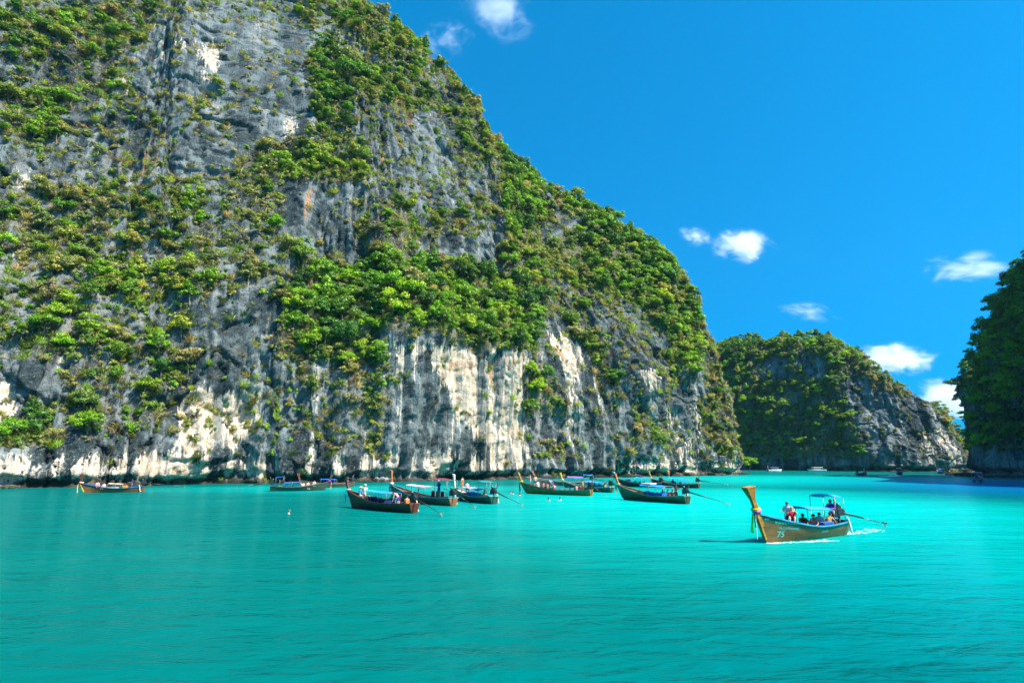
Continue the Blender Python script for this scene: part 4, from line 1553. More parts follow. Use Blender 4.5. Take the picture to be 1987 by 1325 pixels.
def build_engine(H, root, yaw=0.0, dip=.16, reach=4.6, col=(.05, .055, .06), guard=True, lift=0.0, accent=(.10, .25, .22)):
    p = np.array([H.pt(0, 1)[0] + .12, 0, H.stern + .10])
    e = empty('engine')
    e.parent = root
    e.location = p
    e.rotation_euler = (0, 0, yaw)
    M = metal(col, .45)
    part('engine_block', join([box((.05, 0, .42), (.62, .42, .42)), box((.10, 0, .70), (.42, .30, .22)), box((-.26, 0, .40), (.16, .34, .34)), box((.34, 0, .36), (.12, .50, .50), bev=.3)]), M, e)
    part('air_filter', ball((.18, .12, .90), (.13, .13, .10), 10, 6), metal(accent, .5), e, True)
    part('exhaust', tube([(.0, -.2, .6), (-.1, -.32, .8), (-.15, -.33, 1.15), (-.3, -.33, 1.25)], [.045, .05, .05, .045], 8), metal((.16, .12, .10), .6), e, True)
    part('pivot', tube([(0, 0, -.55), (0, 0, .25)], [.09, .06], 8), metal((.12, .11, .10), .6), e, True)
    part('tiller', tube([(.3, .1, .55), (.9, .14, .70), (1.55, .16, .78)], [.03, .028, .03], 7), metal((.3, .3, .3), .4), e, True)
    d = np.array([-math.cos(dip), 0, -math.sin(dip)])
    s0 = np.array([-.30, 0, .36 + lift])
    part('shaft_housing', tube([s0, s0 + d * reach * .48], [.075, .05], 8), M, e, True)
    sh = part('shaft', tube([s0 + d * reach * .45, s0 + d * reach], [.032, .026], 8), metal((.10, .10, .10), .4), e, True)
    c = s0 + d * reach
    for k in range(3):
        a = 2 * math.pi * k / 3 + .4
        rad = np.array([0, math.cos(a), math.sin(a)])
        tng = np.array([.35, -math.sin(a), math.cos(a)])
        V = [c + rad * .02 - tng * .03, c + rad * .02 + tng * .03, c + rad * .16 + tng * .075, c + rad * .19, c + rad * .14 - tng * .06]
        V += [v + np.array([.018, 0, 0]) for v in V]
        part('propeller_blade', (V, [(4, 3, 2, 1, 0), (5, 6, 7, 8, 9)] + [(i, (i + 1) % 5, 5 + (i + 1) % 5, 5 + i) for i in range(5)]), metal((.45, .40, .30), .35), sh)
    if guard:
        part('skeg', strip([c + np.array([.9, 0, .02]), c + np.array([.5, 0, -.16]), c + np.array([-.05, 0, -.24])], .03, .02, (0, 1, 0)), metal((.12, .12, .12)), sh)
    return e
def build_seats(H, root, ts, col, z=.52):
    for t in ts:
        p = H.pt(t, .80, 1)
        w = p[1] * 1.5
        part('seat_back', box((p[0] - .12, 0, p[2] + .26), (.10, w, z), ry=-.12, bev=.3), cloth(col), root)
def ladder(H, root, t, side, col=(.75, .75, .72)):
    p = H.pt(t, 1.0, side, .05)
    M = metal(col, .35)
    for dx in (-.17, .17):
        part('ladder_rail', tube([p + np.array([dx, -.12 * side, .04]), p + np.array([dx, .05 * side, .10]), p + np.array([dx, .12 * side, -.1]), p * np.array([1, 1, 0]) + np.array([dx, .16 * side, -.35])],
                                 [.024] * 4, 6), M, root, True)
    for z in (.05, .28, .50):
        part('ladder_rung', tube([(p[0] - .17, p[1] + .13 * side, z), (p[0] + .17, p[1] + .13 * side, z)], [.02, .02], 6), M, root, True)
def stern_fender(H, root, side, col=(.72, .70, .64)):
    """pale rope hung in a loop over the quarter"""
    p = H.pt(.05, 1.0, side, .07)
    path = [p + np.array([.22, 0, .30]), p + np.array([.12, .02 * side, .18]), p + np.array([.05, .04 * side, -.1]), p + np.array([.02, .06 * side, -.40]), p + np.array([-.06, .05 * side, -.60]), p + np.array([-.2, .02 * side, -.66])]
    part('rope', tube(path, [.045, .05, .06, .06, .055, .05], 8), cloth(col), root, True)
def make_boat(bow_px, stern_px, label, hull, band, rail, beam=1.75, prow=None, garland=None, ribbons=(), canopies=(), engine=True, eng=None,
              incol=WORN, stem=None, seats=None, rope=False, lad=None, bowz=1.45, mid=.62, stern=.80, name='longtail_boat', group='longtail boats in the lagoon', L=None):
    b, s = on_water(*bow_px), on_water(*stern_px)
    d = b - s
    Lw = float(np.linalg.norm(d))
    rz = math.atan2(d[1], d[0])
    if L is None:
        L = Lw / .90
    c = s + d / Lw * (L / 2)
    root = empty(name, (c[0], c[1], 0), rz)
    tag(root, label, 'boat', group)
    H = Hull(L, beam, bowz, mid, stern)
    build_hull(H, root, hull, band, rail, incol, stem)
    pr = dict(col=WOOD, length=1.75, lean=.42)
    pr.update(prow or {})
    build_prow(H, root, **pr)
    if garland:
        build_garland(H, root, garland, length=pr['length'], lean=pr['lean'], ribbons=ribbons)
    for cn in canopies:
        build_canopy(H, root, **cn)
    if engine:
        build_engine(H, root, **(eng or {}))
    if seats:
        build_seats(H, root, *seats)
    if rope:
        stern_fender(H, root, rope)
    if lad:
        ladder(H, root, *lad)
    root.rotation_euler = (random.Random(label).uniform(-.02, .02), 0, rz)
    return root, H, rz
def aboard(bt, t, y, f, face, *a, dz=0.0, **k):
    """put a person in a boat: t along, y across in metres, f height on the hull side, face relative to the bow"""
    root, H, rz = bt
    p = H.pt(t, f, 1)
    v = Vector((p[0], y, p[2] + dz))
    m = Matrix.Translation(root.location) @ Euler((0, 0, rz)).to_matrix().to_4x4()
    return person(m @ v, rz + face, *a, **k)
def local(bt, x, y, z):
    root, H, rz = bt
    return Matrix.Translation(root.location) @ Euler((0, 0, rz)).to_matrix().to_4x4() @ Vector((x, y, z))

BLUE, SKYB, NAVY = (.02, .16, .66), (.02, .33, .80), (.015, .03, .16)
GREEN, TEAL, OLIVE = (.015, .09, .055), (.03, .22, .24), (.09, .075, .025)
YEL, ORG, MAG, WHT, RED = (.75, .52, .04), (.75, .22, .03), (.50, .05, .28), (.78, .76, .72), (.55, .03, .03)

# ---- the boat that comes towards us
b75 = make_boat((1490, 1052.5), (1634, 1036), 'brown and green longtail boat numbered 75 with blue rail and wide orange prow', (.17, .09, .026), (.015, .10, .055), (.05, .30, .52),
                beam=1.95, bowz=1.62, mid=.74, stern=.84, prow=dict(col=(.38, .155, .022), length=1.75, lean=.40, topcol=(.62, .24, .06), flare=1.55, width=.26),
                stem=(.42, .19, .02), garland=[MAG, (.75, .35, .50), YEL], ribbons=[((.10, .60, .03), 1.0, .13), ((.05, .45, .02), 1.05, .10), (NAVY, .75, .07), (WHT, 1.35, .03)],
                canopies=[dict(t0=.28, t1=.60, z=1.62, col=SKYB, w=.98, poles=3, arch=.16), dict(t0=.08, t1=.24, z=2.28, col=(.02, .32, .80), w=.92, poles=2, arch=.16)],
                eng=dict(yaw=-.10, dip=.20, reach=4.3), rope=1, incol=(.24, .15, .08))
# ---- writing on its bow
def hull_text(bt, txt, t0, f0, size, col, shear=0.0, weight=.0, slope=0.0):
    root, H, rz = bt
    cu = bpy.data.curves.new('lettering', 'FONT')
    cu.body = txt
    cu.size = 1.0
    cu.offset = weight
    ob = bpy.data.objects.new('lettering', cu)
    _tmp.collection.objects.link(ob)
    with bpy.context.temp_override(scene=_tmp, view_layer=_tmp.view_layers[0]):
        dg = bpy.context.evaluated_depsgraph_get()
        dg.update()
    me0 = bpy.data.meshes.new_from_object(ob.evaluated_get(dg))
    bpy.data.objects.remove(ob)
    bpy.data.curves.remove(cu)
    bm = bmesh.new()
    bm.from_mesh(me0)
    bpy.data.meshes.remove(me0)
    bmesh.ops.subdivide_edges(bm, edges=[e for e in bm.edges if e.calc_length() > .25], cuts=2)
    if not bm.verts:
        bm.free()
        return
    for v in bm.verts:
        x, y = v.co.x + shear * v.co.y, v.co.y + slope * v.co.x
        p = H.pt(t0, f0)
        zz = p[2] + y * size
        t = t0 - x * size / (H.L * .93)
        f = (zz - H.keel(t)) / (H.sheer(t) - H.keel(t))
        q = H.pt(t, f, 1, .012)
        v.co = Vector(q)
    bmesh.ops.triangulate(bm, faces=bm.faces)
    me = bpy.data.meshes.new('lettering')
    bm.to_mesh(me)
    bm.free()
    me.materials.append(paint(col, .5, .1))
    link('lettering', me, root)
LET = (.06, .48, .42)
hull_text(b75, 'พลอยพรรณี', .905, .80, .26, LET, slope=-.06, weight=.012)
hull_text(b75, 'PLOYPHAND', .880, .63, .20, LET, slope=-.06, weight=.012)
hull_text(b75, '75', .905, .36, .46, LET, shear=.18, weight=.018)
hull_text(b75, 'อันดามัน', .47, .66, .20, (.35, .52, .45), weight=.010)
hull_text(b75, 'พพ', .965, .86, .16, LET, weight=.012)

aboard(b75, .70, .15, .80, .55, 'person in a red jersey sitting up in boat 75, raising a camera', 'sitlow', 0, 'camera', skin=3, shirt=(.60, .02, .04), shorts=NAVY, hair=(.55, .42, .30), dz=.32)
aboard(b75, .66, -.30, .55, .3, 'person with brown hair and pale blue shirt standing in boat 75', 'stand', .08, 'hold', skin=0, shirt=(.45, .62, .80), shorts=NAVY, hair=(.11, .045, .02), dz=.05)
aboard(b75, .54, .08, .72, .2, 'person with long dark hair in brown sitting in boat 75', 'sitlow', .15, 'lap', skin=2, shirt=(.10, .04, .03), shorts=(.05, .03, .03), dz=.10)
aboard(b75, .13, .05, .50, 0, 'boatman in purple shirt standing under the high canopy of boat 75', 'stand', .06, 'hold', skin=2, shirt=(.16, .015, .40), shorts=(.02, .02, .05), long_sleeves=True, dz=.18)
aboard(b75, .40, .10, .76, .1, 'bare chested person sitting at the middle of boat 75', 'sit', .1, 'lap', skin=0, shorts=BLUE)
aboard(b75, .31, .05, .80, .3, 'person in white top sitting low behind the blue crate of boat 75', 'sitlow', .1, 'lap', skin=3, shirt=(.62, .60, .62), shorts=RED)
aboard(b75, .22, .15, .80, 3.0, 'person in a yellow life jacket leaning at the stern of boat 75', 'sit', .35, 'reach', skin=0, vest=(.72, .40, .05), shorts=(.3, .1, .05))
def crate(bt, t, y, f, size, col, label):
    root, H, rz = bt
    p = H.pt(t, f, 1)
    e = empty('crate', local(bt, p[0], y, p[2]), rz)
    tag(e, label, 'crate')
    sx, sy, sz = size
    th = .03
    part('side_panel', box((0, sy / 2, sz / 2), (sx, th, sz)), paint(col, .5), e)
    part('side_panel', box((0, -sy / 2, sz / 2), (sx, th, sz)), paint(col, .5), e)
    part('end_panel', box((sx / 2, 0, sz / 2), (th, sy - th * 1.1, sz * .99)), paint(col, .5), e)
    part('end_panel', box((-sx / 2, 0, sz / 2), (th, sy - th * 1.1, sz * .99)), paint(col, .5), e)
    part('lid', box((0, 0, sz + .02), (sx * 1.02, sy * 1.03, .05)), paint(tuple(min(.9, v * 1.3 + .03) for v in col), .5), e)
crate(b75, .33, .50, .74, (1.05, .34, .40), (.02, .13, .50), 'blue cool box on the side bench of boat 75')

# ---- moored boats, from the orange one under the planted slope to the last by the cliff end
bA = make_boat((166, 955.8), (279, 954.2), 'orange longtail boat with blue rail moored alone under the planted slope', (.33, .125, .03), (.02, .10, .17), (.02, .16, .34), beam=1.7, bowz=1.35,
               prow=dict(col=(.16, .055, .03), length=1.35, lean=.12), garland=[ORG, WHT], ribbons=[(YEL, 1.25, .16), ((.80, .75, .2), 1.35, .12)], stem=(.55, .45, .05),
               canopies=[dict(t0=.36, t1=.62, z=1.22, col=(.70, .62, .42), w=.9, poles=3, arch=.05)], eng=dict(reach=5.2, dip=.10, yaw=.1), rope=1)
aboard(bA, .22, .1, .5, 0, 'boatman in dark blue shirt standing at the stern of the orange boat', 'stand', 0, 'hold', skin=2, shirt=(.05, .06, .22), shorts=NAVY)
aboard(bA, .80, .1, .86, 2.0, 'person in pink sitting at the bow of the orange boat', 'sitlow', .1, 'lap', skin=0, shirt=(.62, .35, .35), shorts=NAVY)
aboard(bA, .70, .1, .80, 1.4, 'person in white sitting forward of the canopy of the orange boat', 'sitlow', .2, 'lap', skin=3, shirt=WHT, shorts=(.5, .2, .2))
crate(bA, .56, .35, .75, (1.9, .35, .30), (.75, .74, .70), 'long white box along the side of the orange boat')
crate(bA, .33, .2, .75, (.6, .5, .55), (.70, .33, .03), 'yellow box behind the canopy of the orange boat')

bC = make_boat((590, 946.5), (686, 944.3), 'grey wooden longtail boat half hidden behind another at the cliff foot', (.18, .13, .08), (.16, .13, .10), (.22, .17, .12), beam=1.7, bowz=1.3,
               prow=dict(col=(.20, .07, .04), length=1.4, lean=.3), canopies=[dict(t0=.38, t1=.70, z=1.35, col=BLUE, poles=3)], eng=dict(reach=4.6, dip=.11, yaw=.1), seats=([.45, .58], BLUE))
bB = make_boat((628, 951.5), (524, 952.8), 'weathered green longtail boat pointing away from the orange one, with blue canopies', (.05, .085, .06), (.05, .09, .065), (.16, .17, .13), beam=1.75, bowz=1.35,
               prow=dict(col=(.13, .055, .05), length=1.3, lean=.35), garland=[MAG, (.3, .05, .4)], ribbons=[(RED, .95, .12), (WHT, 1.1, .14), (YEL, 1.2, .12), ((.75, .4, .1), .9, .1)],
               canopies=[dict(t0=.26, t1=.56, z=1.25, col=BLUE, poles=3), dict(t0=.10, t1=.24, z=2.1, col=(.02, .16, .58), poles=2, arch=.05)], eng=dict(reach=4.6, dip=.13), seats=([.32, .42, .52], BLUE), rope=1)
aboard(bB, .60, .3, .80, -1.4, 'person in white sitting amidships in the weathered green boat', 'sitlow', .3, 'reach', skin=0, shirt=WHT, shorts=WHT, hair=(.05, .03, .02))
aboard(bB, .70, -.1, .80, -1.2, 'sunburnt person sitting bare chested in the weathered green boat', 'sit', .1, 'lap', skin=3, shorts=(.4, .2, .15))
aboard(bB, .80, .0, .82, -1.5, 'person in pink sitting nearest the bow of the weathered green boat', 'sitlow', .1, 'lap', skin=3, shirt=(.65, .38, .36), shorts=NAVY)
aboard(bB, .16, -.2, .55, 0, 'boatman in red cap standing under the raised canopy of the green boat', 'stand', .1, 'hold', skin=2, shirt=(.35, .12, .06), shorts=NAVY, hat='cap', hatcol=RED)

bE = make_boat((768, 969.5), (880, 981.5), 'brown longtail boat with orange prow, maroon curtains and striped pink roof', (.26, .11, .04), (.03, .15, .15), (.16, .38, .42), beam=1.85, bowz=1.75, mid=.70,
               prow=dict(col=(.50, .17, .05), length=1.9, lean=.16), garland=[WHT, WHT], ribbons=[(NAVY, 1.1, .12), (TEAL, 1.4, .10)], incol=(.20, .085, .035),
               canopies=[dict(t0=.34, t1=.72, z=1.75, col=(.62, .50, .55), stripe=(.50, .22, .30), poles=4, w=1.05, arch=.08), dict(t0=.03, t1=.20, z=2.55, col=(.22, .04, .07), poles=2, w=1.1)],
               eng=dict(reach=3.6, dip=.33, yaw=.05), rope=-1, lad=(.08, -1))
for t in (.28, .36, .44):
    p = bE[1].pt(t, 1.0, -1, -.05)
    part('curtain', strip([p + np.array([-.36, 0, .26]), p + np.array([0, -.03, .28]), p + np.array([.36, 0, .26])], .62, .03, (0, 0, 1)), cloth((.22, .01, .045)), bE[0])
aboard(bE, .22, .1, .75, .2, 'boatman in deep blue shirt and white cap standing on the maroon curtained boat', 'stand', .08, 'hold', skin=2, shirt=(.02, .03, .42), shorts=NAVY, hat='cap', hatcol=WHT, dz=.25)
bD = make_boat((684, 984.5), (804, 995.5), 'dark brown longtail boat with blue canopy and a white ladder', (.10, .030, .014), (.20, .045, .02), (.26, .08, .04), beam=1.8, bowz=1.65, mid=.70,
               prow=dict(col=(.13, .05, .045), length=1.35, lean=.42), garland=[WHT], ribbons=[(SKYB, 1.2, .05), ((.05, .25, .6), 1.0, .05)], incol=(.13, .045, .022),
               canopies=[dict(t0=.32, t1=.72, z=1.62, col=SKYB, poles=4, arch=.06, w=1.0)], eng=dict(reach=4.2, dip=.26, yaw=-.12), seats=([.40, .50, .60, .68], NAVY), rope=-1, lad=(.80, -1))
aboard(bD, .87, -.15, .90, -1.5, 'person in cyan shirt and straw hat sitting on the bow of the dark brown boat', 'sit', .12, 'lap', skin=0, shirt=(.04, .45, .75), shorts=(.72, .55, .5), hat='brim', hatcol=(.72, .58, .22))
aboard(bD, .78, .12, .62, -.9, 'person in beige with a white cap standing forward in the dark brown boat', 'stand', .22, 'hold', skin=0, shirt=(.62, .50, .40), shorts=(.55, .45, .36), hat='cap', hatcol=WHT, trousers=True)
aboard(bD, .44, -.5, .82, -1.4, 'person with bare arm hanging over the side of the dark brown boat', 'sitlow', .3, 'reach', skin=3, shirt=NAVY, shorts=NAVY)
aboard(bD, .34, -.35, .82, -1.6, 'person in sea blue sitting under the canopy edge of the dark brown boat', 'sitlow', .1, 'lap', skin=2, shirt=(.05, .35, .5), shorts=NAVY)
aboard(bD, .24, .0, .60, .4, 'person in purple shorts bending over at the stern of the dark brown boat', 'stand', .9, 'reach', skin=3, shirt=(.62, .36, .33), shorts=(.10, .02, .32))
aboard(bD, .18, -.45, .80, -1.0, 'person in orange life jacket sitting at the stern of the dark brown boat', 'sitlow', .2, 'lap', skin=0, vest=(.80, .20, .03), shorts=YEL)

bF = make_boat((888, 969.5), (959, 977.8), 'green longtail boat with white prow and a standing person in orange', (.015, .085, .055), (.02, .10, .07), (.36, .38, .30), beam=1.8, bowz=1.45, mid=.62,
               prow=dict(col=(.74, .72, .60), length=1.75, lean=.30), incol=(.62, .58, .52),
               canopies=[dict(t0=.44, t1=.76, z=1.45, col=(.62, .58, .70), stripe=(.12, .10, .30), poles=3, w=1.0), dict(t0=.08, t1=.26, z=2.25, col=TEAL, poles=2, arch=.05), dict(t0=.28, t1=.42, z=1.35, col=NAVY, poles=2)],
               eng=dict(reach=4.6, dip=.24, yaw=.12), rope=-1, seats=([.48, .56, .64], BLUE))
aboard(bF, .84, .0, .86, .5, 'person in orange life jacket standing on the bow of the green boat with white prow', 'stand', 0, 'down', skin=0, vest=(.80, .16, .03), shorts=(.75, .2, .05), dz=.15)
aboard(bF, .70, .15, .95, -.6, 'bare shouldered person sitting up behind the canopy of the white prowed boat', 'sit', .2, 'lap', skin=3, shorts=NAVY, dz=.55)
aboard(bF, .34, -.4, .80, -1.3, 'person in dark swimwear sitting by the yellow bag in the white prowed boat', 'sitlow', .1, 'lap', skin=0, shorts=NAVY, hair=(.04, .02, .01))
crate(bF, .22, -.35, .78, (.6, .42, .34), SKYB, 'sky blue box at the stern of the white prowed boat')
crate(bF, .30, -.2, .80, (.5, .4, .42), (.80, .38, .03), 'orange bag box amidships in the white prowed boat')

bH = make_boat((1050, 941.8), (1150, 940.6), 'grey longtail boat with pink prow and purple canopy close to the cliff', (.10, .09, .085), (.42, .40, .40), (.45, .42, .42), beam=1.7, bowz=1.5,
               prow=dict(col=(.50, .20, .18), length=1.6, lean=.55), canopies=[dict(t0=.20, t1=.52, z=1.55, col=(.22, .13, .62), poles=3, valance=.2), dict(t0=.0, t1=.2, z=1.85, col=SKYB, poles=2)], eng=dict(reach=3.6, dip=.2))
bI = make_boat((1100, 951.0), (1188, 955.4), 'white railed longtail boat with yellow prow behind the diver boat', (.04, .07, .05), (.05, .09, .07), (.62, .60, .55), beam=1.7, bowz=1.45,
               prow=dict(col=(.72, .46, .06), length=1.55, lean=.45), garland=[(.75, .35, .25), WHT], canopies=[dict(t0=.14, t1=.52, z=1.35, col=SKYB, poles=3)], eng=dict(reach=3.0, dip=.25), seats=([.22, .32, .42], BLUE))
for k, (t, c) in enumerate(((.18, (.45, .62, .05)), (.30, (.10, .55, .45)), (.40, (.70, .68, .2)))):
    aboard(bI, t, -.3, .80, -1.4, ('person in lime life jacket at the stern of the yellow prowed boat', 'person in sea green under the canopy of the yellow prowed boat', 'person in pale yellow under the canopy of the yellow prowed boat')[k],
           'sitlow', .1, 'lap', skin=0, vest=c, shorts=NAVY)
bG = make_boat((1024, 957.3), (1148, 961.8), 'olive longtail boat with orange prow and yellow ribbons, people climbing in', (.26, .16, .025), (.02, .13, .10), (.20, .13, .05), beam=1.8, bowz=1.5,
               prow=dict(col=(.62, .27, .03), length=1.75, lean=.48), garland=[YEL, YEL], ribbons=[(YEL, .55, .2), ((.07, .06, .01), 1.35, .15), (OLIVE, 1.2, .12)], stem=(.02, .11, .08), incol=(.22, .12, .06),
               engine=True, eng=dict(reach=2.2, dip=.5, lift=-.1), seats=([.30, .38, .46, .54], TEAL))
aboard(bG, .90, .1, .92, .9, 'couple member in swim shorts standing on the bow of the olive boat', 'stand', .05, 'hold', skin=0, shorts=(.5, .5, .55), h=.95)
aboard(bG, .85, -.1, .85, 2.4, 'dark haired person standing beside the prow of the olive boat', 'stand', .1, 'hold', skin=3, shorts=(.05, .04, .06), hair=(.02, .015, .01), h=.95)
aboard(bG, .83, -.35, .92, -1.3, 'person in white sitting on the bow edge of the olive boat', 'sitlow', .15, 'lap', skin=3, shirt=WHT, shorts=WHT)
aboard(bG, .76, -.35, .88, -1.5, 'sunburnt person sitting second behind the bow of the olive boat', 'sitlow', .15, 'lap', skin=0, shorts=RED)
aboard(bG, .69, -.2, .88, -1.2, 'tanned person sitting third behind the bow of the olive boat', 'sitlow', .1, 'lap', skin=1, shorts=NAVY)
aboard(bG, .625, -.55, .95, .15, 'man in blue shorts bending over the side of the olive boat', 'climb', 1.15, 'dive', skin=3, shorts=(.03, .12, .55))
aboard(bG, .585, -.3, .86, -1.0, 'person in pink crouching behind the bending man on the olive boat', 'sitlow', .3, 'lap', skin=0, shirt=(.6, .3, .28), shorts=RED)
aboard(bG, .25, -.4, .84, -1.4, 'bare backed person sitting at the stern of the olive boat', 'sitlow', .2, 'lap', skin=3, shorts=(.55, .2, .15))
aboard(bG, .19, -.35, .84, 2.2, 'person in coral sitting beside the standing crewman of the olive boat', 'sitlow', .25, 'lap', skin=3, shirt=(.65, .25, .22), shorts=RED)
aboard(bG, .13, .0, .62, -.9, 'crewman in blue shirt and yellow vest standing on the olive boat', 'stand', .1, 'hold', skin=2, shirt=(.02, .05, .35), vest=(.35, .45, .06), shorts=(.5, .12, .05))

bJ = make_boat((1205, 943.6), (1285, 945.2), 'dark longtail boat with white prow tip behind the red clothed prow', (.045, .035, .03), (.10, .08, .07), (.30, .30, .28), beam=1.7, bowz=1.45,
               prow=dict(col=(.72, .72, .74), length=1.5, lean=.5), canopies=[dict(t0=.28, t1=.62, z=1.55, col=SKYB, poles=3)], eng=dict(reach=3.5, dip=.2), seats=([.35, .45, .55, .66], BLUE))
crate(bJ, .80, -.1, .85, (.8, .6, .5), (.08, .06, .35), 'violet bundle box at the bow of the dark boat')
bL = make_boat((1272, 944.5), (1357, 946.9), 'brown longtail boat with yellow prow nearest the end of the tall cliff', (.10, .06, .03), (.09, .075, .04), (.50, .46, .40), beam=1.7, bowz=1.5,
               prow=dict(col=(.66, .36, .08), length=1.6, lean=.35), canopies=[dict(t0=.26, t1=.62, z=1.5, col=SKYB, poles=3)], eng=dict(reach=4.6, dip=.13, yaw=.1), seats=([.32, .44, .56], BLUE), garland=[WHT])
aboard(bL, .68, .1, .9, -1.2, 'person in bright orange shirt standing high on the boat by the cliff end', 'stride', .05, 'down', skin=0, shirt=(.85, .28, .02), shorts=(.25, .15, .08), dz=.75)
aboard(bL, .60, -.2, .85, -1.3, 'person in dark top sitting before the canopy by the cliff end', 'sitlow', .1, 'lap', skin=1, shirt=NAVY, shorts=NAVY)
bK = make_boat((1212, 968.8), (1335, 977.6), 'dark green longtail boat with red cloth on its prow and blue seats', (.04, .065, .03), (.06, .10, .055), (.34, .26, .17), beam=1.85, bowz=1.7, mid=.68,
               prow=dict(col=(.50, .20, .07), length=1.6, lean=.42, topcol=RED), garland=[(.75, .66, .5)], ribbons=[(OLIVE, .9, .12), ((.3, .22, .05), 1.0, .1)], incol=(.27, .10, .04), stem=(.03, .14, .14),
               canopies=[dict(t0=.28, t1=.66, z=1.72, col=SKYB, stripe=(.02, .28, .70), poles=4, w=1.0), ], eng=dict(reach=4.8, dip=.21, yaw=.06), seats=([.34, .42, .50, .58, .64], BLUE), rope=-1)
part('roof_roll', box(np.array([bK[1].pt(.58, 1)[0], 0, 1.98]), (1.5, 1.1, .12), bev=.4), cloth(WHT), bK[0], label='white rolled sheet lying on the blue roof')
part('prow_cloth', tube([bK[1].pt(1, .9) * np.array([1, 0, 1]) + np.array([.40 + .06, 0, 1.05]), bK[1].pt(1, .9) * np.array([1, 0, 1]) + np.array([.52 + .06, 0, 1.35])], [.17, .20], 8), cloth(RED), bK[0], True)
aboard(bK, .16, .05, .6, 2.8, 'boatman in black standing at the stern of the dark green boat', 'stand', .12, 'hold', skin=2, shirt=(.015, .015, .02), shorts=(.02, .02, .025), trousers=True)
for k, (t, c, w) in enumerate(((.40, (.30, .12, .10), 'maroon'), (.32, (.12, .05, .04), 'dark brown'), (.25, (.10, .08, .07), 'grey brown'))):
    aboard(bK, t, -.35, .82, -1.3, 'person in %s top sitting near the blue seats of the dark green boat' % w, 'sitlow', .1, 'lap', skin=1, shirt=c, shorts=NAVY)

# ---- boats across the water
b1 = make_boat((1685, 921.9), (1664, 922.6), 'small dark longtail boat under way with a bare chested person at its bow', (.10, .08, .06), (.05, .10, .14), (.30, .32, .32), L=7.5, beam=1.7,
               prow=dict(col=(.20, .08, .04), length=.9), canopies=[dict(t0=.2, t1=.6, z=1.4, col=(.03, .12, .30), poles=3)], eng=dict(reach=3, dip=.3), group='longtail boats far across the lagoon')
aboard(b1, .80, 0, .85, 0, 'bare chested person standing on the far longtail boat', 'stand', 0, 'down', skin=3, shorts=(.6, .2, .1))
b2 = make_boat((1753, 920.6), (1744, 922.2), 'far dark longtail boat heading out with white wake behind it', (.025, .025, .03), (.04, .05, .06), (.06, .07, .09), L=8, beam=1.8,
               prow=dict(col=(.10, .05, .03), length=1.2), canopies=[dict(t0=.1, t1=.3, z=2.2, col=(.70, .68, .62), poles=2), dict(t0=.35, t1=.65, z=1.4, col=(.04, .06, .12), poles=3)], eng=dict(reach=3.0, dip=.3), group='longtail boats far across the lagoon')
b3 = make_boat((1808, 917.6), (1832, 919.2), 'far longtail boat with blue canopy in the cliff shadow', (.12, .13, .16), (.10, .18, .30), (.30, .40, .55), L=8.5, beam=1.8,
               prow=dict(col=(.10, .05, .03), length=1.3), canopies=[dict(t0=.15, t1=.70, z=1.7, col=BLUE, poles=4)], eng=dict(reach=3.4, dip=.25), group='longtail boats far across the lagoon')
b4 = make_boat((1866, 917.2), (1838, 918.6), 'far dark longtail boat without canopy in the cliff shadow', (.10, .07, .05), (.14, .10, .07), (.30, .26, .22), L=9, beam=1.8,
               prow=dict(col=(.10, .05, .03), length=1.3), eng=dict(reach=3.4, dip=.25), group='longtail boats far across the lagoon')
aboard(b4, .45, 0, .8, 1.0, 'person in pink shirt sitting in the far boat without canopy', 'sit', 0, 'lap', skin=3, shirt=(.6, .3, .35), shorts=NAVY)
b5 = make_boat((1906, 930.2), (1897, 936.5), 'longtail boat with blue canopy seen end on in the shade of the dark cliff', (.08, .12, .20), (.08, .18, .36), (.20, .40, .70), L=9, beam=2.1, bowz=1.5,
               prow=dict(col=(.10, .05, .03), length=1.3), canopies=[dict(t0=.10, t1=.62, z=2.0, col=(.02, .16, .45), poles=4, w=1.05)], eng=dict(reach=3.6, dip=.25), group='longtail boats far across the lagoon')
aboard(b5, .82, 0, .85, -.5, 'person in coral lying back on the roof end of the shaded boat', 'sit', -.5, 'lap', skin=3, shirt=(.75, .25, .15), shorts=RED, dz=.3)

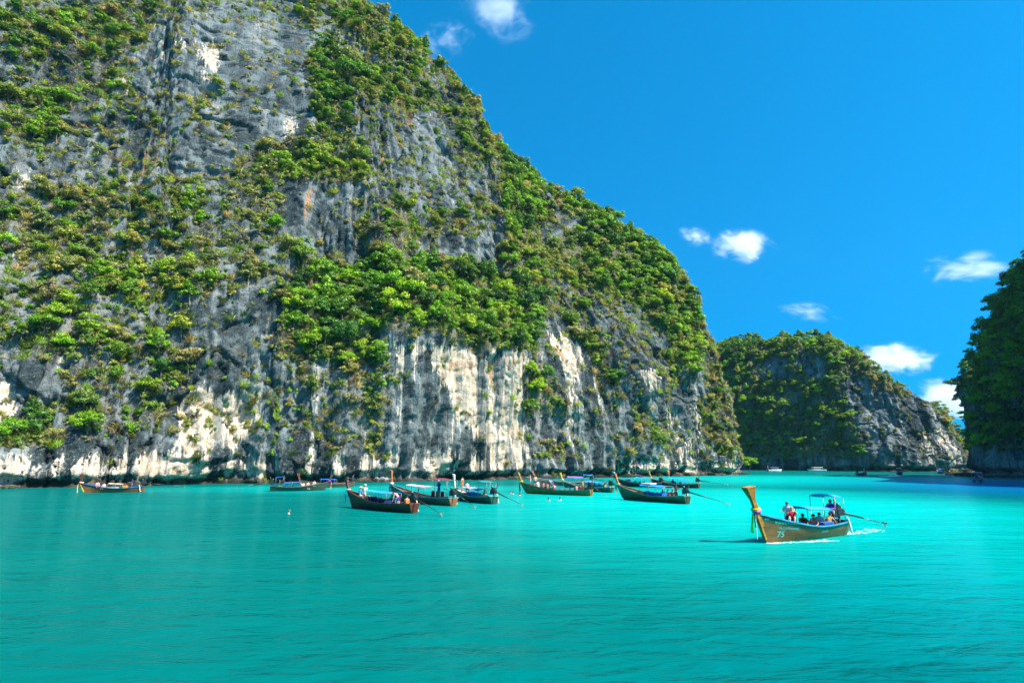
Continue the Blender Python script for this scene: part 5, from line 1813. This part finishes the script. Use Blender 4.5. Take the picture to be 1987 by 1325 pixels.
def speedboat(px, py, L, rz, label, white=(.72, .76, .76), roof=(.75, .76, .74), person_on=None):
    p = on_water(px, py)
    root = empty('speedboat', (p[0], p[1], 0), rz)
    tag(root, label, 'boat', 'speedboats below the far headland')
    B = 2.4
    V, Fc = [], []
    T = np.linspace(0, 1, 12)
    prof = lambda t: ((0, -.3), (.75, -.1), (.95, .35), (1.0, .75 + .25 * t))
    for s in (1, -1):
        for t in T:
            w = B / 2 * (1 - max(0, (t - .5) / .5) ** 2.2)
            rk = .1 * L * max(0, t - .6) / .4
            for y, z in prof(t):
                V.append((-L / 2 + .9 * L * t + rk * z, s * w * y, z))
    n = 12 * 4
    for s in (0, 1):
        for i in range(11):
            for j in range(3):
                a = s * n + i * 4 + j
                q = (a, a + 4, a + 5, a + 1)
                Fc.append(q[::-1] if s == 0 else q)
    for i in range(11):
        Fc.append((i * 4 + 3, i * 4 + 7, n + i * 4 + 7, n + i * 4 + 3))
        Fc.append((i * 4, n + i * 4, n + i * 4 + 4, i * 4 + 4))
    Fc.append((0, 1, 2, 3, n + 3, n + 2, n + 1, n))
    part('hull', (V, Fc), paint(white, .25, .05), root)
    part('stripe', join([strip([(-L / 2 + .9 * L * t, s * (B / 2 * (1 - max(0, (t - .5) / .5) ** 2.2) + .02), .45) for t in T[:-1]], .16, .03, (0, 0, 1)) for s in (1, -1)][:1]), paint((.03, .25, .40), .3, .05), root)
    part('cabin', box((-.02 * L, 0, 1.15), (L * .42, B * .62, .55), taper=.85), paint((.08, .12, .15), .2, .05), root)
    part('roof', box((-.06 * L, 0, 1.75), (L * .55, B * .80, .10), taper=.94), paint(roof, .4, .05), root)
    for sx in (-.28, .16):
        for s in (1, -1):
            part('roof_post', tube([(sx * L, s * B * .34, .9), (sx * L - .05, s * B * .35, 1.72)], [.03, .03], 6), metal((.6, .6, .6)), root, True)
    for s in (.35, -.35):
        part('outboard_motor', join([box((-L / 2 - .15, s, .85), (.35, .30, .55)), box((-L / 2 - .18, s, .2), (.14, .12, .8))]), metal((.05, .05, .055)), root)
    return root
speedboat(1504, 914.2, 7.5, .15, 'small dark roofed speedboat with a person at its stern beside the cliff end', roof=(.08, .16, .30))
p = on_water(1491, 914.2)
person((p[0] - .1, p[1] - .3, .85), 2.5, 'bare shouldered person leaning at the stern of the small speedboat', 'stand', .5, 'hold', skin=3, shorts=NAVY)
speedboat(1584, 914.0, 9.0, math.pi + .1, 'white speedboat with a pale roof lying below the far headland')

# ---- swimmers
def swimmer(px, py, label, skin=0, hair=(.04, .025, .015), rz=0.0, tilt=.3, group=None):
    q = on_water(px, py)
    person((q[0], q[1], -1.34), rz, label, 'stand', tilt, 'reach', skin=skin, shorts=NAVY, hair=hair, group=group)
swimmer(557, 997, 'swimmer alone in open water, head and pale shoulders showing', 3, (.16, .10, .06), .4, .25)
swimmer(988.5, 957.5, 'swimmer beside another just off the olive boat bow', 3, (.10, .05, .03), .2)
swimmer(993.5, 958.5, 'swimmer of the pair off the olive boat, closer to its prow', 0, (.05, .03, .02), .9)
swimmer(1009.5, 961.5, 'dark haired swimmer right under the yellow ribbons of the olive boat', 2, (.015, .01, .01), 2.2)
swimmer(1064.5, 971, 'swimmer before the olive boat, the one nearer its bow', 0, (.03, .02, .015), -1.6)
swimmer(1085, 970.5, 'swimmer before the olive boat, the one nearer its stern', 0, (.02, .015, .01), -1.2)

# ================================================================== A FEW SINGLE PLANTS
def single_tree(px, py, Y, s, v, col, label, rot=0.0):
    root = empty('tree', tuple(at_depth(px, py, Y)), rot)
    root.scale = (s, s, s)
    tag(root, label, 'tree')
    c = link('crown', TREES[v][0], root)
    c.color = (*col, 1)
    link('trunk', TREES[v][2], root)
single_tree(1455, 911, 212, 2.6, 1, (.22, .42, .01), 'bright green bush tree at the water just past the end of the tall cliff')
def bare_tree(px, py, Y, label, seed, size, lean):
    r = np.random.default_rng(seed)
    root = empty('bare_tree', tuple(at_depth(px, py, Y)))
    tag(root, label, 'tree')
    tr, tw = [], []
    def grow_branch(p, d, ln, rad, lev):
        pts, rr = [p], [rad]
        for k in range(3):
            d = d + r.normal(0, .16, 3) + np.array([0, 0, .06])
            d /= np.linalg.norm(d)
            p = p + d * ln / 3
            pts.append(p); rr.append(rad * (1 - .2 * (k + 1)))
        (tr if lev == 0 else tw).append(tube(pts, rr, 5))
        if lev < 4:
            for _ in range(3 if lev < 3 else 2):
                q = pts[r.integers(1, 4)]
                e = d + r.normal(0, .62, 3)
                e /= np.linalg.norm(e)
                grow_branch(q, e, ln * r.uniform(.5, .8), rad * .5, lev + 1)
    grow_branch(np.zeros(3), np.array(lean, float) / np.linalg.norm(lean), size * .45, size * .022, 0)
    part('trunk', join(tr), M_BARK, root, True)
    part('branch', join(tw), M_BARK, root, True)
bare_tree(1888, 752, 170, 'bare grey tree reaching out from the edge of the dark shaded cliff', 3, 5.2, (-.9, -.2, .25))
bare_tree(1890, 705, 171, 'thin leafless tree above the bare grey one on the shaded cliff edge', 5, 4.6, (-.7, -.2, .65))

# ================================================================== FOAM
def foam(name, label, pts, n, spread, size, seed):
    """broken white water: many small low lumps along a path"""
    r = np.random.default_rng(seed)
    pts = np.array(pts, float)
    seg = np.r_[0, np.cumsum(np.linalg.norm(np.diff(pts, axis=0), axis=1))]
    V, Fc = [], []
    for k in range(n):
        u = r.uniform(0, 1) ** 1.2 * seg[-1]
        c = np.array([np.interp(u, seg, pts[:, 0]), np.interp(u, seg, pts[:, 1])])
        w = spread * (.35 + .65 * u / seg[-1])
        c = c + r.normal(0, w / 2, 2)
        s = size * r.uniform(.25, 1.0) ** 1.5
        a = r.uniform(0, 6.28)
        b = len(V)
        m = 7
        for i in range(m):
            q = a + 2 * math.pi * i / m
            e = s * r.uniform(.6, 1.25)
            V.append((c[0] + e * 1.6 * math.cos(q), c[1] + e * .8 * math.sin(q), -.01))
        V.append((c[0], c[1], s * .28))
        for i in range(m):
            Fc.append((b + i, b + (i + 1) % m, b + m))
    g = part(name, (V, Fc), M_FOAM, None, True)
    tag(g, label, 'foam', kind='stuff')
def foam_material():
    g = NT('foam')
    b = g.n('BsdfPrincipled', _Roughness=0.7)
    n = g.noise(g.n('TexCoord').outputs['Object'], 6.0, 3)
    g.t.links.new(g.mix(g.ramp(n, .3, .7), (.45, .68, .66), (.80, .85, .84)), b.inputs['Base Color'])
    return g.done(b.outputs[0])
M_FOAM = foam_material()
def along(bt, pts):
    return [tuple(local(bt, x, y, 0))[:2] for x, y in pts]
hw = .62
L75 = b75[1].L
foam('foam', 'white bow wave and wash along the hull of boat 75', along(b75, [(L75 * .40, .12), (L75 * .30, .45), (L75 * .12, .95), (-L75 * .05, 1.15), (-L75 * .12, 1.45)]), 300, .34, .075, 1)
foam('foam', 'white splash where the stem of boat 75 cuts the water', along(b75, [(L75 * .415, .05), (L75 * .40, .25), (L75 * .36, .40)]), 150, .14, .075, 2)
foam('foam', 'churned wake trailing behind boat 75', along(b75, [(-L75 * .5, .1), (-L75 * .75, .0), (-L75 * 1.05, -.3)]), 200, .75, .09, 3)
foam('foam', 'white wake behind the far boat heading out', along(b2, [(-2, 0), (-9, .6), (-20, 2.0)]), 260, 2.2, .30, 4)
foam('foam', 'white wake beside the far boat with a standing person', along(b1, [(-2, 0), (-6, .2), (-13, .8)]), 160, 1.4, .26, 5)

# ================================================================== CLOUDS
def cloud_material(dens, nscale, seed, soft):
    g = NT('cloud_vapour')
    oc = g.n('TexCoord').outputs['Object']
    ln = g.n('VectorMath', operation='LENGTH')
    g.t.links.new(oc, ln.inputs[0])
    warp = g.n('Mapping')
    warp.inputs['Location'].default_value = (seed * 3.1, seed * 1.7, seed * 2.3)
    warp.inputs['Scale'].default_value = (nscale, nscale, nscale * .8)
    g.t.links.new(oc, warp.inputs['Vector'])
    n = g.noise(warp.outputs[0], 1.0, 6, 0.62, 0.5)
    z = g.n('SeparateXYZ', _0=oc).outputs[2]
    body = g.math('SUBTRACT', 1.0, ln.outputs['Value'])
    d = g.math('ADD', g.math('MULTIPLY', body, soft), g.math('MULTIPLY', g.math('SUBTRACT', n, 0.55), 4.2))
    d = g.math('MULTIPLY', g.math('MULTIPLY', g.ramp(d, 0.15, 1.1), g.ramp(body, 0.0, 0.45)), dens)
    v = g.n('VolumePrincipled')
    v.inputs['Color'].default_value = (.97, .97, .97, 1)
    v.inputs['Anisotropy'].default_value = 0.2
    g.t.links.new(d, v.inputs['Density'])
    return g.done(vol=v.outputs[0])
def cloud(px, py, wpx, hpx, label, dens, nscale=2.2, seed=1, soft=1.3, Y=3000.0, tilt=0.0):
    c = at_depth(px, py, Y)
    k = Y / F
    V, Fc = ball((0, 0, 0), 1.0, 20, 12)
    me = new_mesh('cloud', V, Fc, [cloud_material(dens, nscale, seed, soft)])
    o = link('cloud', me, None, tuple(c), (0, tilt, 0), (wpx * k / 2, wpx * k * .3, hpx * k / 2))
    tag(o, label, 'cloud', 'clouds')
cloud(1440, 478, 165, 84, 'bright lens shaped cloud, the larger of the pair over open sky', .020, 1.7, 1, 1.5, tilt=.12)
cloud(1347, 459, 100, 50, 'smaller companion cloud beside the bright lens shaped one', .012, 1.9, 2, 1.2, tilt=.25)
cloud(1870, 520, 230, 74, 'thin pale cloud beside the dark shaded cliff', .006, 2.0, 3, 1.2)
cloud(1568, 604, 150, 46, 'faint wisp of cloud above the far headland', .005, 2.2, 4, 1.1, tilt=.2)
cloud(1735, 697, 190, 80, 'white puffy cloud just over the sloping ridge of the headland', .018, 2.3, 5, 1.5)
cloud(1850, 775, 220, 110, 'white cloud low behind the end of the headland', .015, 2.4, 6, 1.5, Y=3400)
cloud(960, 22, 230, 170, 'soft cloud at the top over the cliff ridge', .0040, 1.9, 7, 1.2, tilt=.4)
cloud(862, 78, 150, 110, 'faint ragged cloud touching the cliff ridge', .0035, 2.3, 8, 1.1, tilt=-.5)
bpy.data.scenes.remove(_tmp)

# ================================================================== AIR
def build_haze():
    g = NT('haze')
    v = g.n('VolumePrincipled')
    v.inputs['Color'].default_value = (.45, .80, 1.0, 1)
    v.inputs['Density'].default_value = 0.00005
    v.inputs['Anisotropy'].default_value = 0.2
    g.m.cycles.homogeneous_volume = True
    x0, x1, y0, y1, z0, z1 = -660, 660, -660, 660, -8, 245
    V = [(x, y, z) for z in (z0, z1) for y in (y0, y1) for x in (x0, x1)]
    Fc = [(0, 2, 3, 1), (4, 5, 7, 6), (0, 1, 5, 4), (2, 6, 7, 3), (0, 4, 6, 2), (1, 3, 7, 5)]
    o = link('haze', new_mesh('haze', V, Fc, [g.done(vol=v.outputs[0])]))
    tag(o, 'thin sea haze filling the lagoon air', 'haze', kind='stuff')
build_haze()
